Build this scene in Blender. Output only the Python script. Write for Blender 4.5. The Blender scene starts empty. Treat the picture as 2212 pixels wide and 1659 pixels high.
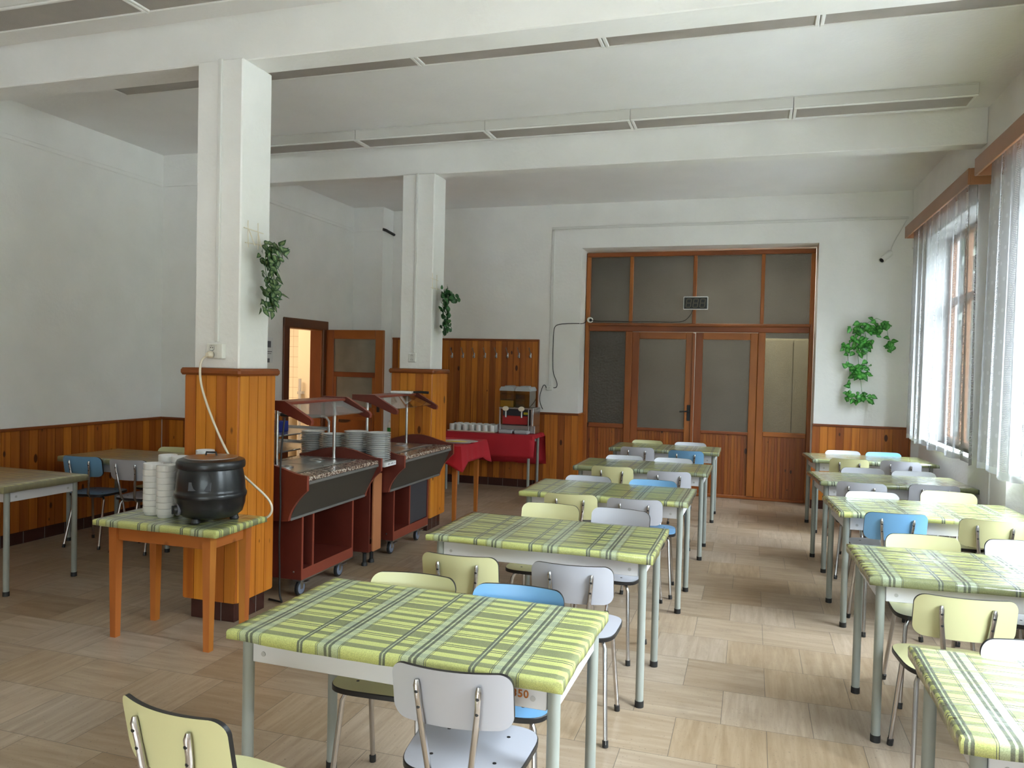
import bpy, math, random
from mathutils import Vector, Matrix
R = math.radians
random.seed(7)
scene = bpy.context.scene
COL = scene.collection

# ------------------------------------------------------------------ helpers
class MB:
    """collects shapes into one mesh; faces carry a material slot and UVs in metres"""
    def __init__(s):
        s.v = []; s.f = []; s.m = []; s.uv = []; s.k = 0
    def face(s, idx, m=0, uv=None):
        s.f.append(tuple(idx)); s.m.append(m); s.uv.append(uv)
    def poly(s, pts, m=0, uv=None):
        b = len(s.v); s.v += [tuple(p) for p in pts]
        s.face(range(b, b + len(pts)), m, uv)
    def box(s, x0, x1, y0, y1, z0, z1, m=0, b=0.0, grain=None, mat=None):
        lo = (min(x0, x1), min(y0, y1), min(z0, z1)); hi = (max(x0, x1), max(y0, y1), max(z0, z1))
        d = [hi[i] - lo[i] for i in range(3)]
        if grain is None: grain = d.index(max(d))
        s.k += 1; ou = 10.0 * s.k; ov = (s.k * 0.731) % 7
        b = min(b, 0.45 * min(d))
        def uvof(p, ax):
            o = [i for i in range(3) if i != ax]
            if grain == ax: u, w = p[o[0]], p[o[1]]
            else:
                a = [i for i in o if i != grain][0]; u, w = p[a], p[grain]
            return ((u * 0.13) + ou + .3, w + ov)
        X = lambda p: tuple(mat @ Vector(p)) if mat is not None else p
        base = len(s.v)
        if b <= 0:
            P = [(lo[0] if i & 1 == 0 else hi[0], lo[1] if i & 2 == 0 else hi[1], lo[2] if i & 4 == 0 else hi[2]) for i in range(8)]
            s.v += [X(p) for p in P]
            for ax, q in ((0, (0, 4, 6, 2)), (0, (1, 3, 7, 5)), (1, (0, 1, 5, 4)), (1, (2, 6, 7, 3)), (2, (0, 2, 3, 1)), (2, (4, 5, 7, 6))):
                s.face([base + i for i in q], m, [uvof(P[i], ax) for i in q])
            return
        P = []; ID = {}
        for i in range(8):
            sg = [(i >> a) & 1 for a in range(3)]
            for ax in range(3):
                p = []
                for a in range(3):
                    e = hi[a] if sg[a] else lo[a]
                    if a != ax: e += -b if sg[a] else b
                    p.append(e)
                ID[(i, ax)] = len(P); P.append(tuple(p))
        s.v += [X(p) for p in P]
        def add(q, ax): s.face([base + i for i in q], m, [uvof(P[i], ax) for i in q])
        for ax, q in ((0, (0, 4, 6, 2)), (0, (1, 3, 7, 5)), (1, (0, 1, 5, 4)), (1, (2, 6, 7, 3)), (2, (0, 2, 3, 1)), (2, (4, 5, 7, 6))):
            add([ID[(i, ax)] for i in q], ax)
        for a in range(3):
            o = [i for i in range(3) if i != a]
            for c1 in (0, 1):
                for c2 in (0, 1):
                    i0 = (c1 << o[0]) | (c2 << o[1]); i1 = i0 | (1 << a)
                    q = [ID[(i0, o[0])], ID[(i1, o[0])], ID[(i1, o[1])], ID[(i0, o[1])]]
                    flip = (c1 ^ c2) ^ (a == 1)
                    add(q if flip else q[::-1], o[0])
        for i in range(8):
            q = [ID[(i, 0)], ID[(i, 1)], ID[(i, 2)]]
            par = (i & 1) ^ ((i >> 1) & 1) ^ ((i >> 2) & 1)
            add(q if par else q[::-1], 0)
    def prism(s, pts, axis, a0, a1, m=0, mside=None, caps=True):
        """pts: 2-D outline in the two other axes (order x,y,z without axis)"""
        n = len(pts); base = len(s.v); o = [i for i in range(3) if i != axis]
        s.k += 1; ou = 10.0 * s.k; ov = (s.k * 0.731) % 7
        for a in (a0, a1):
            for p in pts:
                c = [0, 0, 0]; c[axis] = a; c[o[0]] = p[0]; c[o[1]] = p[1]; s.v.append(tuple(c))
        L = [0]
        for i in range(n):
            q = pts[(i + 1) % n]; L.append(L[-1] + math.hypot(q[0] - pts[i][0], q[1] - pts[i][1]))
        for i in range(n):
            j = (i + 1) % n
            s.face((base + i, base + j, base + n + j, base + n + i), m if mside is None else mside,
                   [(ou + L[i] * .13, a0), (ou + L[i + 1] * .13, a0), (ou + L[i + 1] * .13, a1), (ou + L[i] * .13, a1)])
        if caps:
            uvp = [(ou + .3 + p[0] * .13, p[1] + ov) for p in pts]
            s.face([base + i for i in range(n)][::-1], m, uvp[::-1])
            s.face([base + n + i for i in range(n)], m, uvp)
    def tube(s, pts, r, n=10, m=0, caps=True):
        pts = [Vector(p) for p in pts]; rs = r if isinstance(r, (list, tuple)) else [r] * len(pts)
        base = len(s.v); t0 = (pts[1] - pts[0]).normalized()
        up = Vector((0, 0, 1)) if abs(t0.z) < .9 else Vector((1, 0, 0))
        nx = t0.cross(up).normalized()
        for i, p in enumerate(pts):
            t = ((pts[min(i + 1, len(pts) - 1)] - pts[max(i - 1, 0)])).normalized()
            nx = (nx - t * nx.dot(t)).normalized(); ny = t.cross(nx)
            for k in range(n):
                a = 2 * math.pi * k / n
                s.v.append(tuple(p + (nx * math.cos(a) + ny * math.sin(a)) * rs[i]))
        for i in range(len(pts) - 1):
            for k in range(n):
                k2 = (k + 1) % n
                s.face((base + i * n + k, base + i * n + k2, base + (i + 1) * n + k2, base + (i + 1) * n + k), m)
        if caps:
            s.face([base + k for k in range(n)][::-1], m)
            s.face([base + (len(pts) - 1) * n + k for k in range(n)], m)
    def lathe(s, prof, c=(0, 0, 0), n=24, m=0, mat=None, ms=None):
        base = len(s.v); rows = []
        for (r, z) in prof:
            if r < 1e-6:
                p = (c[0], c[1], c[2] + z); s.v.append(tuple(mat @ Vector(p)) if mat is not None else p); rows.append([len(s.v) - 1])
            else:
                row = []
                for k in range(n):
                    a = 2 * math.pi * k / n
                    p = (c[0] + r * math.cos(a), c[1] + r * math.sin(a), c[2] + z)
                    s.v.append(tuple(mat @ Vector(p)) if mat is not None else p); row.append(len(s.v) - 1)
                rows.append(row)
        for i in range(len(rows) - 1):
            A, B = rows[i], rows[i + 1]; mm = ms[i] if ms else m
            for k in range(n):
                k2 = (k + 1) % n
                if len(A) == 1 and len(B) == 1: continue
                if len(A) == 1: s.face((A[0], B[k2], B[k]), mm)
                elif len(B) == 1: s.face((A[k], A[k2], B[0]), mm)
                else: s.face((A[k], A[k2], B[k2], B[k]), mm)
    def panel(s, w, z0, z1, bw, T, m=0, depth=.012):
        """tongue-and-groove boards: width w along local x, front face towards local -y; T places it"""
        nb = max(1, round(w / bw)); bw = w / nb; g = .0022
        for i in range(nb):
            a, b = i * bw, (i + 1) * bw; s.k += 1
            ou = 10.0 * s.k; ov = random.random() * 9
            prof = [(a, 0.0), (a + g, 0.0), (a + g, -.0065), (b - g, -.0065), (b - g, 0.0), (b, 0.0)]
            base = len(s.v)
            for z in (z0, z1):
                for (x, y) in prof: s.v.append(tuple(T @ Vector((x, y - depth + .006, z))))
            for k in range(5):
                xs = (prof[k][0] - a, prof[k + 1][0] - a)
                s.face((base + k, base + k + 1, base + 7 + k, base + 6 + k), m,
                       [(ou + .3 + xs[0], z0 + ov), (ou + .3 + xs[1], z0 + ov), (ou + .3 + xs[1], z1 + ov), (ou + .3 + xs[0], z1 + ov)])
        # backing body closes the panel
        P = lambda x, y, z: tuple(T @ Vector((x, y, z)))
        base = len(s.v); y = -depth + .006
        s.v += [P(0, y, z0), P(w, y, z0), P(w, y, z1), P(0, y, z1), P(0, 0, z0), P(w, 0, z0), P(w, 0, z1), P(0, 0, z1)]
        for q in ((0, 4, 5, 1), (3, 2, 6, 7), (0, 3, 7, 4), (1, 5, 6, 2)):
            s.face([base + i for i in q], m, [(ou + .3, 0), (ou + .31, 0), (ou + .31, .1), (ou + .3, .1)])
    def build(s, name, mats, parent=None, loc=None, smooth=35, rot=None):
        me = bpy.data.meshes.new(name)
        me.from_pydata(s.v, [], s.f)
        if not isinstance(mats, (list, tuple)): mats = [mats]
        for mt in mats: me.materials.append(mt)
        me.polygons.foreach_set('material_index', s.m)
        if any(u is not None for u in s.uv):
            uvl = me.uv_layers.new(name='UVMap'); data = []
            for f, u in zip(s.f, s.uv):
                if u is None: u = [(.3, .3)] * len(f)
                for q in u: data += [q[0], q[1]]
            uvl.data.foreach_set('uv', data)
        me.validate(); me.update()
        if smooth:
            me.polygons.foreach_set('use_smooth', [True] * len(me.polygons))
            me.set_sharp_from_angle(angle=R(smooth))
        o = bpy.data.objects.new(name, me); COL.objects.link(o)
        if parent is not None: o.parent = parent
        if loc is not None: o.location = loc
        if rot is not None: o.rotation_euler = rot
        return o

def tag(o, label=None, cat=None, group=None, kind=None):
    if label: o['label'] = label
    if cat: o['category'] = cat
    if group: o['group'] = group
    if kind: o['kind'] = kind
    return o
def thing(name, label, cat, loc=(0, 0, 0), rz=0, group=None):
    o = bpy.data.objects.new(name, None); COL.objects.link(o)
    o.location = loc; o.rotation_euler = (0, 0, rz); o.empty_display_size = .1
    return tag(o, label, cat, group)
def copy_tree(o, parent=None):
    c = o.copy(); COL.objects.link(c)
    if parent is not None: c.parent = parent
    for ch in KIDS.get(o.name, []): copy_tree(ch, c)
    return c
KIDS = {}
def remember(root):
    for o in bpy.data.objects:
        if o.parent is not None: KIDS.setdefault(o.parent.name, [])
        if o.parent is not None and o not in KIDS[o.parent.name]: KIDS[o.parent.name].append(o)
def place(o, loc, rz=0, label=None, cat=None, group=None):
    o.location = loc; o.rotation_euler = (0, 0, rz); tag(o, label, cat, group); return o
def structure(mb, name, mats, parent=None, smooth=35):
    o = mb.build(name, mats, parent, smooth=smooth); o['kind'] = 'structure'; return o
def TX(ox, oy, ang):  # local x runs along ang, local -y is the face normal side
    return Matrix.Translation((ox, oy, 0)) @ Matrix.Rotation(ang, 4, 'Z')

# ------------------------------------------------------------------ materials
def new(name):
    m = bpy.data.materials.new(name); m.use_nodes = True; nt = m.node_tree
    return m, nt, nt.nodes['Principled BSDF'], nt.nodes['Material Output']
def N(nt, t, **kw):
    n = nt.nodes.new(t)
    for k, v in kw.items():
        if k.startswith('_'): setattr(n, k[1:], v)
        else: n.inputs[k.replace('__', ' ')].default_value = v
    return n
def ramp(nt, stops, interp='LINEAR'):
    n = nt.nodes.new('ShaderNodeValToRGB'); r = n.color_ramp; r.interpolation = interp
    while len(r.elements) < len(stops): r.elements.new(.5)
    for e, (p, c) in zip(r.elements, stops):
        e.position = p; e.color = (*c, 1) if len(c) == 3 else c
    return n
def mixc(nt, fac, a, b, mode='MIX'):
    n = nt.nodes.new('ShaderNodeMix'); n.data_type = 'RGBA'; n.blend_type = mode
    for s, v in (('Factor', fac), ('A', a), ('B', b)):
        i = [q for q in n.inputs if q.name == s and (s == 'Factor' and q.type == 'VALUE' or s != 'Factor' and q.type == 'RGBA')][0]
        if hasattr(v, 'is_linked') or hasattr(v, 'links'): nt.links.new(v, i)
        else: i.default_value = v if s == 'Factor' else (*v, 1)
    return [q for q in n.outputs if q.type == 'RGBA'][0]
def math_(nt, op, a, b=None, c=None):
    n = nt.nodes.new('ShaderNodeMath'); n.operation = op
    for i, v in enumerate((a, b, c)):
        if v is None: continue
        if hasattr(v, 'links'): nt.links.new(v, n.inputs[i])
        else: n.inputs[i].default_value = v
    return n.outputs[0]
def plain(name, col, rough=.5, metal=0, spec=.5, bump=None, var=0, coat=0):
    m, nt, p, out = new(name)
    p.inputs['Base Color'].default_value = (*col, 1); p.inputs['Roughness'].default_value = rough
    p.inputs['Metallic'].default_value = metal; p.inputs['Specular IOR Level'].default_value = spec
    p.inputs['Coat Weight'].default_value = coat
    tc = N(nt, 'ShaderNodeTexCoord')
    if var:
        nz = N(nt, 'ShaderNodeTexNoise', Scale=3.0, Detail=4.0); nt.links.new(tc.outputs['Object'], nz.inputs['Vector'])
        rp = ramp(nt, [(.3, tuple(c * (1 - var) for c in col)), (.7, tuple(min(1, c * (1 + var)) for c in col))])
        nt.links.new(nz.outputs['Fac'], rp.inputs['Fac']); nt.links.new(rp.outputs['Color'], p.inputs['Base Color'])
    if bump:
        nz = N(nt, 'ShaderNodeTexNoise', Scale=bump[0], Detail=4.0); nt.links.new(tc.outputs['Object'], nz.inputs['Vector'])
        bp = N(nt, 'ShaderNodeBump', Strength=bump[1], Distance=bump[2]); nt.links.new(nz.outputs['Fac'], bp.inputs['Height'])
        nt.links.new(bp.outputs['Normal'], p.inputs['Normal'])
    return m
def wood(name, c0, c1, dark, rough=.32, knots=True, vary=.28, fine=1.0):
    """grain runs along UV v; every board has its own u offset (a multiple of ten)"""
    m, nt, p, out = new(name)
    uv = N(nt, 'ShaderNodeUVMap'); sep = N(nt, 'ShaderNodeSeparateXYZ'); nt.links.new(uv.outputs[0], sep.inputs[0])
    bid = math_(nt, 'FLOOR', math_(nt, 'DIVIDE', sep.outputs[0], 10.0))
    wn = N(nt, 'ShaderNodeTexWhiteNoise', _noise_dimensions='1D'); nt.links.new(bid, wn.inputs['W'])
    mp = N(nt, 'ShaderNodeMapping'); mp.inputs['Scale'].default_value = (30 * fine, 1.1, 1)
    nt.links.new(uv.outputs[0], mp.inputs[0])
    n1 = N(nt, 'ShaderNodeTexNoise', Scale=1.0, Detail=5.0, Distortion=.6); nt.links.new(mp.outputs[0], n1.inputs['Vector'])
    mp2 = N(nt, 'ShaderNodeMapping'); mp2.inputs['Scale'].default_value = (9, .55, 1); nt.links.new(uv.outputs[0], mp2.inputs[0])
    n2 = N(nt, 'ShaderNodeTexNoise', Scale=1.0, Detail=2.0); nt.links.new(mp2.outputs[0], n2.inputs['Vector'])
    f = math_(nt, 'ADD', math_(nt, 'MULTIPLY', n1.outputs['Fac'], .6), math_(nt, 'MULTIPLY', n2.outputs['Fac'], .4))
    rp = ramp(nt, [(.27, dark), (.46, c0), (.70, c1)]); nt.links.new(f, rp.inputs['Fac'])
    k = math_(nt, 'ADD', math_(nt, 'MULTIPLY', wn.outputs['Value'], vary * 2), 1 - vary)
    cmb = N(nt, 'ShaderNodeCombineColor'); nt.links.new(k, cmb.inputs[0]); nt.links.new(math_(nt, 'MULTIPLY', k, math_(nt, 'ADD', math_(nt, 'MULTIPLY', wn.outputs['Value'], .25), .87)), cmb.inputs[1]); nt.links.new(k, cmb.inputs[2])
    col = mixc(nt, 1.0, rp.outputs['Color'], cmb.outputs[0], 'MULTIPLY')
    if knots:
        mp3 = N(nt, 'ShaderNodeMapping'); mp3.inputs['Scale'].default_value = (11, 5.0, 1); nt.links.new(uv.outputs[0], mp3.inputs[0])
        vo = N(nt, 'ShaderNodeTexVoronoi', Scale=1.0); nt.links.new(mp3.outputs[0], vo.inputs['Vector'])
        sepc = N(nt, 'ShaderNodeSeparateColor'); nt.links.new(vo.outputs['Color'], sepc.inputs[0])
        size = math_(nt, 'MULTIPLY', math_(nt, 'GREATER_THAN', sepc.outputs[0], .50), math_(nt, 'ADD', math_(nt, 'MULTIPLY', sepc.outputs[1], .17), .07))
        kn = math_(nt, 'SMOOTH_MIN', math_(nt, 'MULTIPLY', math_(nt, 'MAXIMUM', math_(nt, 'SUBTRACT', size, vo.outputs['Distance']), 0.0), 22.0), 1.0, .1)
        col = mixc(nt, kn, col, tuple(c * .35 for c in dark))
    nt.links.new(col, p.inputs['Base Color'])
    p.inputs['Roughness'].default_value = rough + .1; p.inputs['Specular IOR Level'].default_value = .4; p.inputs['Coat Weight'].default_value = .08; p.inputs['Coat Roughness'].default_value = .2
    bp = N(nt, 'ShaderNodeBump', Strength=.12, Distance=.004); nt.links.new(n1.outputs['Fac'], bp.inputs['Height']); nt.links.new(bp.outputs['Normal'], p.inputs['Normal'])
    return m

M = {}
M['wall'] = plain('white_wall_paint', (.85, .835, .81), .85, bump=(28, .25, .01), var=.03)
M['ceiling'] = plain('ceiling_paint', (.85, .835, .82), .9, bump=(35, .2, .01), var=.02)
M['pine'] = wood('pine_boards', (.40, .115, .013), (.52, .170, .022), (.20, .046, .006), vary=.34)
M['pine_light'] = wood('golden_pine_boards', (.53, .168, .016), (.65, .240, .030), (.33, .085, .009), vary=.2)
M['door_wood'] = wood('stained_pine', (.27, .074, .012), (.38, .115, .020), (.12, .030, .006), vary=.2)
M['dark_wood'] = wood('dark_stained_wood', (.13, .040, .014), (.19, .062, .02), (.07, .02, .008), vary=.15)
M['red_wood'] = plain('red_brown_laminate', (.115, .020, .012), .38, var=.15)
M['red_edge'] = plain('red_brown_edging', (.24, .050, .028), .35)
M['beech'] = wood('orange_beech', (.42, .175, .065), (.52, .23, .09), (.33, .13, .045), knots=False, vary=.05, fine=1.6)
M['table_wood'] = wood('orange_table_wood', (.44, .145, .025), (.54, .20, .042), (.28, .08, .014), vary=.08)
M['valance'] = wood('valance_wood', (.30, .145, .055), (.38, .19, .08), (.24, .11, .04), knots=False, vary=.05)
M['white'] = plain('white_plastic', (.78, .77, .72), .4)
M['duct'] = plain('white_cable_duct', (.72, .71, .68), .5)
M['chrome'] = plain('chrome', (.56, .54, .53), .24, metal=1)
M['steel'] = plain('brushed_steel', (.52, .52, .52), .3, metal=1)
M['black'] = plain('black_rubber', (.012, .012, .012), .5)
M['black_gloss'] = plain('black_enamel', (.009, .010, .012), .3, coat=.1)
M['edge'] = plain('black_edge_band', (.012, .011, .011), .35)
M['yellow'] = plain('yellow_laminate', (.64, .615, .33), .33, var=.03)
M['grey'] = plain('lavender_grey_laminate', (.47, .47, .51), .33, var=.03)
M['blue'] = plain('blue_laminate', (.17, .37, .60), .33, var=.03)
M['pale'] = plain('pale_grey_laminate', (.66, .67, .72), .3, var=.02)
M['leg'] = plain('grey_green_leg_paint', (.29, .305, .27), .42, var=.12)
M['apron'] = plain('white_apron', (.66, .65, .66), .4)
M['top'] = plain('table_core', (.45, .40, .32), .6)
M['rust'] = plain('stamped_orange_ink', (.42, .13, .015), .6)
M['porcelain'] = plain('white_porcelain', (.78, .78, .76), .15)
M['bowl'] = plain('white_bowl_glaze', (.74, .73, .71), .3)
M['redcloth'] = plain('red_tablecloth', (.42, .010, .020), .8, var=.08)
M['granite'] = None
M['lampframe'] = plain('lamp_housing', (.62, .60, .56), .5)
M['lamprim'] = plain('white_lamp_rim', (.82, .81, .78), .4)
M['diffuser'] = plain('ribbed_diffuser', (.36, .325, .29), .4, var=.15, bump=(160, .4, .003))
M['plinth'] = plain('brown_plinth_tile', (.055, .018, .014), .22, var=.2)
M['grout'] = plain('plinth_grout', (.20, .17, .15), .8)
M['cream'] = plain('cream_plastic', (.74, .66, .52), .4)
M['cartgrey'] = plain('dark_olive_laminate', (.050, .045, .036), .45)
M['striptrim'] = plain('dull_metal_strip', (.16, .155, .145), .4)
M['wheel'] = plain('blue_grey_wheel', (.20, .23, .30), .4)
M['anthracite'] = plain('anthracite_door', (.045, .047, .055), .45)
M['bluebin'] = plain('blue_plastic', (.01, .03, .25), .35)
M['greenlabel'] = plain('green_label', (.03, .30, .05), .4)
M['redcap'] = plain('red_plastic', (.4, .02, .02), .4)
M['juice_o'] = plain('orange_juice', (.52, .27, .03), .2)
M['yellowfood'] = plain('yellow_lemon', (.70, .58, .06), .5)
M['greylid'] = plain('grey_lid', (.42, .44, .46), .35)
M['paper'] = plain('white_paper', (.78, .78, .78), .7)
M['ink'] = plain('grey_ink', (.12, .12, .14), .6)
M['led_off'] = plain('unlit_segment', (.105, .085, .055), .4)
M['alu'] = plain('aluminium_frame', (.62, .62, .62), .35, metal=.6)
M['yellowlabel'] = plain('yellow_label', (.7, .6, .02), .4)
M['pipe'] = plain('grey_pipe', (.45, .44, .43), .4)
M['asphalt'] = plain('outside_ground', (.33, .33, .33), .9, var=.2)
M['kitchen_wall'] = plain('kitchen_cream_wall', (.72, .62, .47), .8)
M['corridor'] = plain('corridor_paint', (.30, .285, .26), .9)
M['cabinet'] = plain('beige_cabinet', (.68, .64, .44), .5)
M['window_wood'] = plain('brown_window_wood', (.12, .055, .024), .4, var=.1)
M['reveal'] = plain('dimming_reveal_paint', (.42, .42, .41), .7)
M['marblewhite'] = plain('pale_stone', (.52, .51, .49), .3, var=.12)

def mk_granite():
    m, nt, p, out = new('speckled_granite')
    tc = N(nt, 'ShaderNodeTexCoord')
    v = N(nt, 'ShaderNodeTexVoronoi', Scale=110.0); nt.links.new(tc.outputs['Object'], v.inputs['Vector'])
    sp = N(nt, 'ShaderNodeSeparateColor'); nt.links.new(v.outputs['Color'], sp.inputs[0])
    r = ramp(nt, [(0, (.10, .06, .045)), (.35, (.20, .13, .10)), (.6, (.45, .35, .27)), (.8, (.60, .52, .44))], 'CONSTANT')
    nt.links.new(sp.outputs[0], r.inputs[0]); nt.links.new(r.outputs[0], p.inputs['Base Color'])
    p.inputs['Roughness'].default_value = .2
    return m
M['granite'] = mk_granite()

def mk_floor():
    m, nt, p, out = new('stone_floor_tiles')
    tc = N(nt, 'ShaderNodeTexCoord'); sep = N(nt, 'ShaderNodeSeparateXYZ'); nt.links.new(tc.outputs['Object'], sep.inputs[0])
    W, H = .386, .367
    ry = math_(nt, 'DIVIDE', math_(nt, 'SUBTRACT', sep.outputs[1], 3.49), H)
    row = math_(nt, 'FLOOR', ry)
    par = math_(nt, 'FLOORED_MODULO', row, 2.0)
    rx = math_(nt, 'DIVIDE', math_(nt, 'ADD', math_(nt, 'ADD', sep.outputs[0], .085), math_(nt, 'MULTIPLY', par, W * .5)), W)
    colx = math_(nt, 'FLOOR', rx)
    fx = math_(nt, 'SUBTRACT', rx, colx); fy = math_(nt, 'SUBTRACT', ry, row)
    edge = math_(nt, 'MINIMUM', math_(nt, 'MULTIPLY', math_(nt, 'MINIMUM', fx, math_(nt, 'SUBTRACT', 1.0, fx)), W), math_(nt, 'MULTIPLY', math_(nt, 'MINIMUM', fy, math_(nt, 'SUBTRACT', 1.0, fy)), H))
    cid = N(nt, 'ShaderNodeCombineXYZ'); nt.links.new(colx, cid.inputs[0]); nt.links.new(row, cid.inputs[1])
    wn = N(nt, 'ShaderNodeTexWhiteNoise', _noise_dimensions='2D'); nt.links.new(cid.outputs[0], wn.inputs['Vector'])
    swp = math_(nt, 'GREATER_THAN', wn.outputs['Value'], .5)
    # travertine veins, turned a quarter on half of the tiles
    a = N(nt, 'ShaderNodeCombineXYZ'); b = N(nt, 'ShaderNodeCombineXYZ')
    off = math_(nt, 'MULTIPLY', wn.outputs['Value'], 37.0)
    nt.links.new(math_(nt, 'ADD', math_(nt, 'MULTIPLY', sep.outputs[0], 2.2), off), a.inputs[0]); nt.links.new(math_(nt, 'MULTIPLY', sep.outputs[1], 20.0), a.inputs[1])
    nt.links.new(math_(nt, 'MULTIPLY', sep.outputs[0], 26.0), b.inputs[0]); nt.links.new(math_(nt, 'ADD', math_(nt, 'MULTIPLY', sep.outputs[1], 2.2), off), b.inputs[1])
    mv = nt.nodes.new('ShaderNodeMix'); mv.data_type = 'VECTOR'
    nt.links.new(swp, mv.inputs[0]); nt.links.new(a.outputs[0], mv.inputs[4]); nt.links.new(b.outputs[0], mv.inputs[5])
    nz = N(nt, 'ShaderNodeTexNoise', Scale=1.0, Detail=6.0, Roughness=.65, Distortion=.4); nt.links.new(mv.outputs[1], nz.inputs['Vector'])
    r = ramp(nt, [(.25, (.30, .225, .150)), (.5, (.39, .312, .232)), (.75, (.49, .41, .325))]); nt.links.new(nz.outputs['Fac'], r.inputs[0])
    tint = ramp(nt, [(0, (.74, .63, .50)), (.3, (1, .97, .94)), (.6, (.90, .80, .66)), (.8, (1.05, 1.0, .95)), (1, (.95, .92, .9))]); nt.links.new(wn.outputs['Value'], tint.inputs[0])
    col = mixc(nt, 1.0, r.outputs[0], tint.outputs[0], 'MULTIPLY')
    # pits and scuffs
    vo = N(nt, 'ShaderNodeTexNoise', Scale=95.0, Detail=2.0); nt.links.new(tc.outputs['Object'], vo.inputs['Vector'])
    pit = ramp(nt, [(.66, (0, 0, 0)), (.74, (1, 1, 1))]); nt.links.new(vo.outputs['Fac'], pit.inputs[0])
    col = mixc(nt, math_(nt, 'MULTIPLY', pit.outputs[0], .65), col, (.07, .055, .045))
    sc = N(nt, 'ShaderNodeTexNoise', Scale=2.6, Detail=5.0, Roughness=.7); nt.links.new(tc.outputs['Object'], sc.inputs['Vector'])
    scr = ramp(nt, [(.58, (0, 0, 0)), (.8, (1, 1, 1))]); nt.links.new(sc.outputs['Fac'], scr.inputs[0])
    col = mixc(nt, math_(nt, 'MULTIPLY', scr.outputs[0], .35), col, (.12, .10, .085))
    gr = math_(nt, 'LESS_THAN', edge, .0014)
    col = mixc(nt, math_(nt, 'MULTIPLY', gr, .8), col, (.07, .058, .048))
    nt.links.new(col, p.inputs['Base Color'])
    rr = ramp(nt, [(.3, (.30,) * 3), (.7, (.46,) * 3)]); nt.links.new(sc.outputs['Fac'], rr.inputs[0]); nt.links.new(rr.outputs[0], p.inputs['Roughness'])
    bp = N(nt, 'ShaderNodeBump', Strength=.25, Distance=.003)
    nt.links.new(math_(nt, 'SUBTRACT', nz.outputs['Fac'], math_(nt, 'MULTIPLY', gr, 1.5)), bp.inputs['Height']); nt.links.new(bp.outputs[0], p.inputs['Normal'])
    return m
M['floor'] = mk_floor()

def mk_oilcloth(name, rough, wrinkle, fade=0.0):
    m, nt, p, out = new(name)
    uv = N(nt, 'ShaderNodeUVMap'); sep = N(nt, 'ShaderNodeSeparateXYZ'); nt.links.new(uv.outputs[0], sep.inputs[0])
    Y, O, D, P = (.53, .555, .195), (.235, .25, .125), (.105, .115, .09), (.40, .455, .325)
    fy = math_(nt, 'FRACT', math_(nt, 'DIVIDE', sep.outputs[1], .25)); fx = math_(nt, 'FRACT', math_(nt, 'DIVIDE', sep.outputs[0], .278))
    by = ramp(nt, [(0, O), (.2, Y), (.265, D), (.285, Y), (.315, D), (.335, Y), (.44, O), (.54, Y), (.66, O), (.76, Y), (.865, D), (.885, Y), (.915, D), (.935, Y)], 'CONSTANT')
    nt.links.new(fy, by.inputs[0])
    # cross stripes along the length: narrow pair, then the pale band with its dark bars
    bx = ramp(nt, [(0, D), (.026, P), (.042, D), (.068, Y), (.225, D), (.233, Y), (.245, D), (.253, P), (.33, D), (.365, P), (.39, D), (.425, P), (.505, D), (.513, Y), (.525, D), (.533, Y)], 'CONSTANT')
    nt.links.new(fx, bx.inputs[0])
    g9, g6, g0 = (.92,) * 3, (.66,) * 3, (0, 0, 0)
    mk = ramp(nt, [(0, g9), (.026, g6), (.042, g9), (.068, g0), (.225, g9), (.233, g0), (.245, g9), (.253, g6), (.33, g9), (.365, g6), (.39, g9), (.425, g6), (.505, g9), (.513, g0), (.525, g9), (.533, g0)], 'CONSTANT')
    nt.links.new(fx, mk.inputs[0])
    speck = N(nt, 'ShaderNodeTexNoise', Scale=420.0, Detail=1.0); tc = N(nt, 'ShaderNodeTexCoord'); nt.links.new(tc.outputs['Object'], speck.inputs['Vector'])
    col = mixc(nt, mk.outputs[0], by.outputs[0], bx.outputs[0])
    sr = ramp(nt, [(.35, (.72, .74, .72)), (.65, (1.12, 1.12, 1.12))]); nt.links.new(speck.outputs['Fac'], sr.inputs[0])
    col = mixc(nt, .8, col, sr.outputs[0], 'MULTIPLY')
    if fade: col = mixc(nt, fade, col, (.42, .36, .20))
    nt.links.new(col, p.inputs['Base Color'])
    p.inputs['Roughness'].default_value = rough; p.inputs['Specular IOR Level'].default_value = .5
    if wrinkle:
        p.inputs['Coat Weight'].default_value = .9; p.inputs['Coat Roughness'].default_value = .12
        mp = N(nt, 'ShaderNodeMapping'); mp.inputs['Scale'].default_value = (3.0, 9, 1); mp.inputs['Rotation'].default_value = (0, 0, .25); nt.links.new(uv.outputs[0], mp.inputs[0])
        nz = N(nt, 'ShaderNodeTexNoise', Scale=1.3, Detail=2.5, Distortion=1.6); nt.links.new(mp.outputs[0], nz.inputs['Vector'])
        bp = N(nt, 'ShaderNodeBump', Strength=wrinkle, Distance=.03); nt.links.new(nz.outputs['Fac'], bp.inputs['Height'])
        nt.links.new(bp.outputs[0], p.inputs['Normal']); nt.links.new(bp.outputs[0], p.inputs['Coat Normal'])
    return m
M['oil_matte'] = mk_oilcloth('matte_plaid_oilcloth', .42, 0)
M['oil_gloss'] = mk_oilcloth('glossy_plaid_oilcloth', .3, .22)
M['oil_sheen'] = mk_oilcloth('shiny_plaid_oilcloth', .25, .30)
M['oil_faded'] = mk_oilcloth('faded_plaid_oilcloth', .28, .1, .45)

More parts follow.
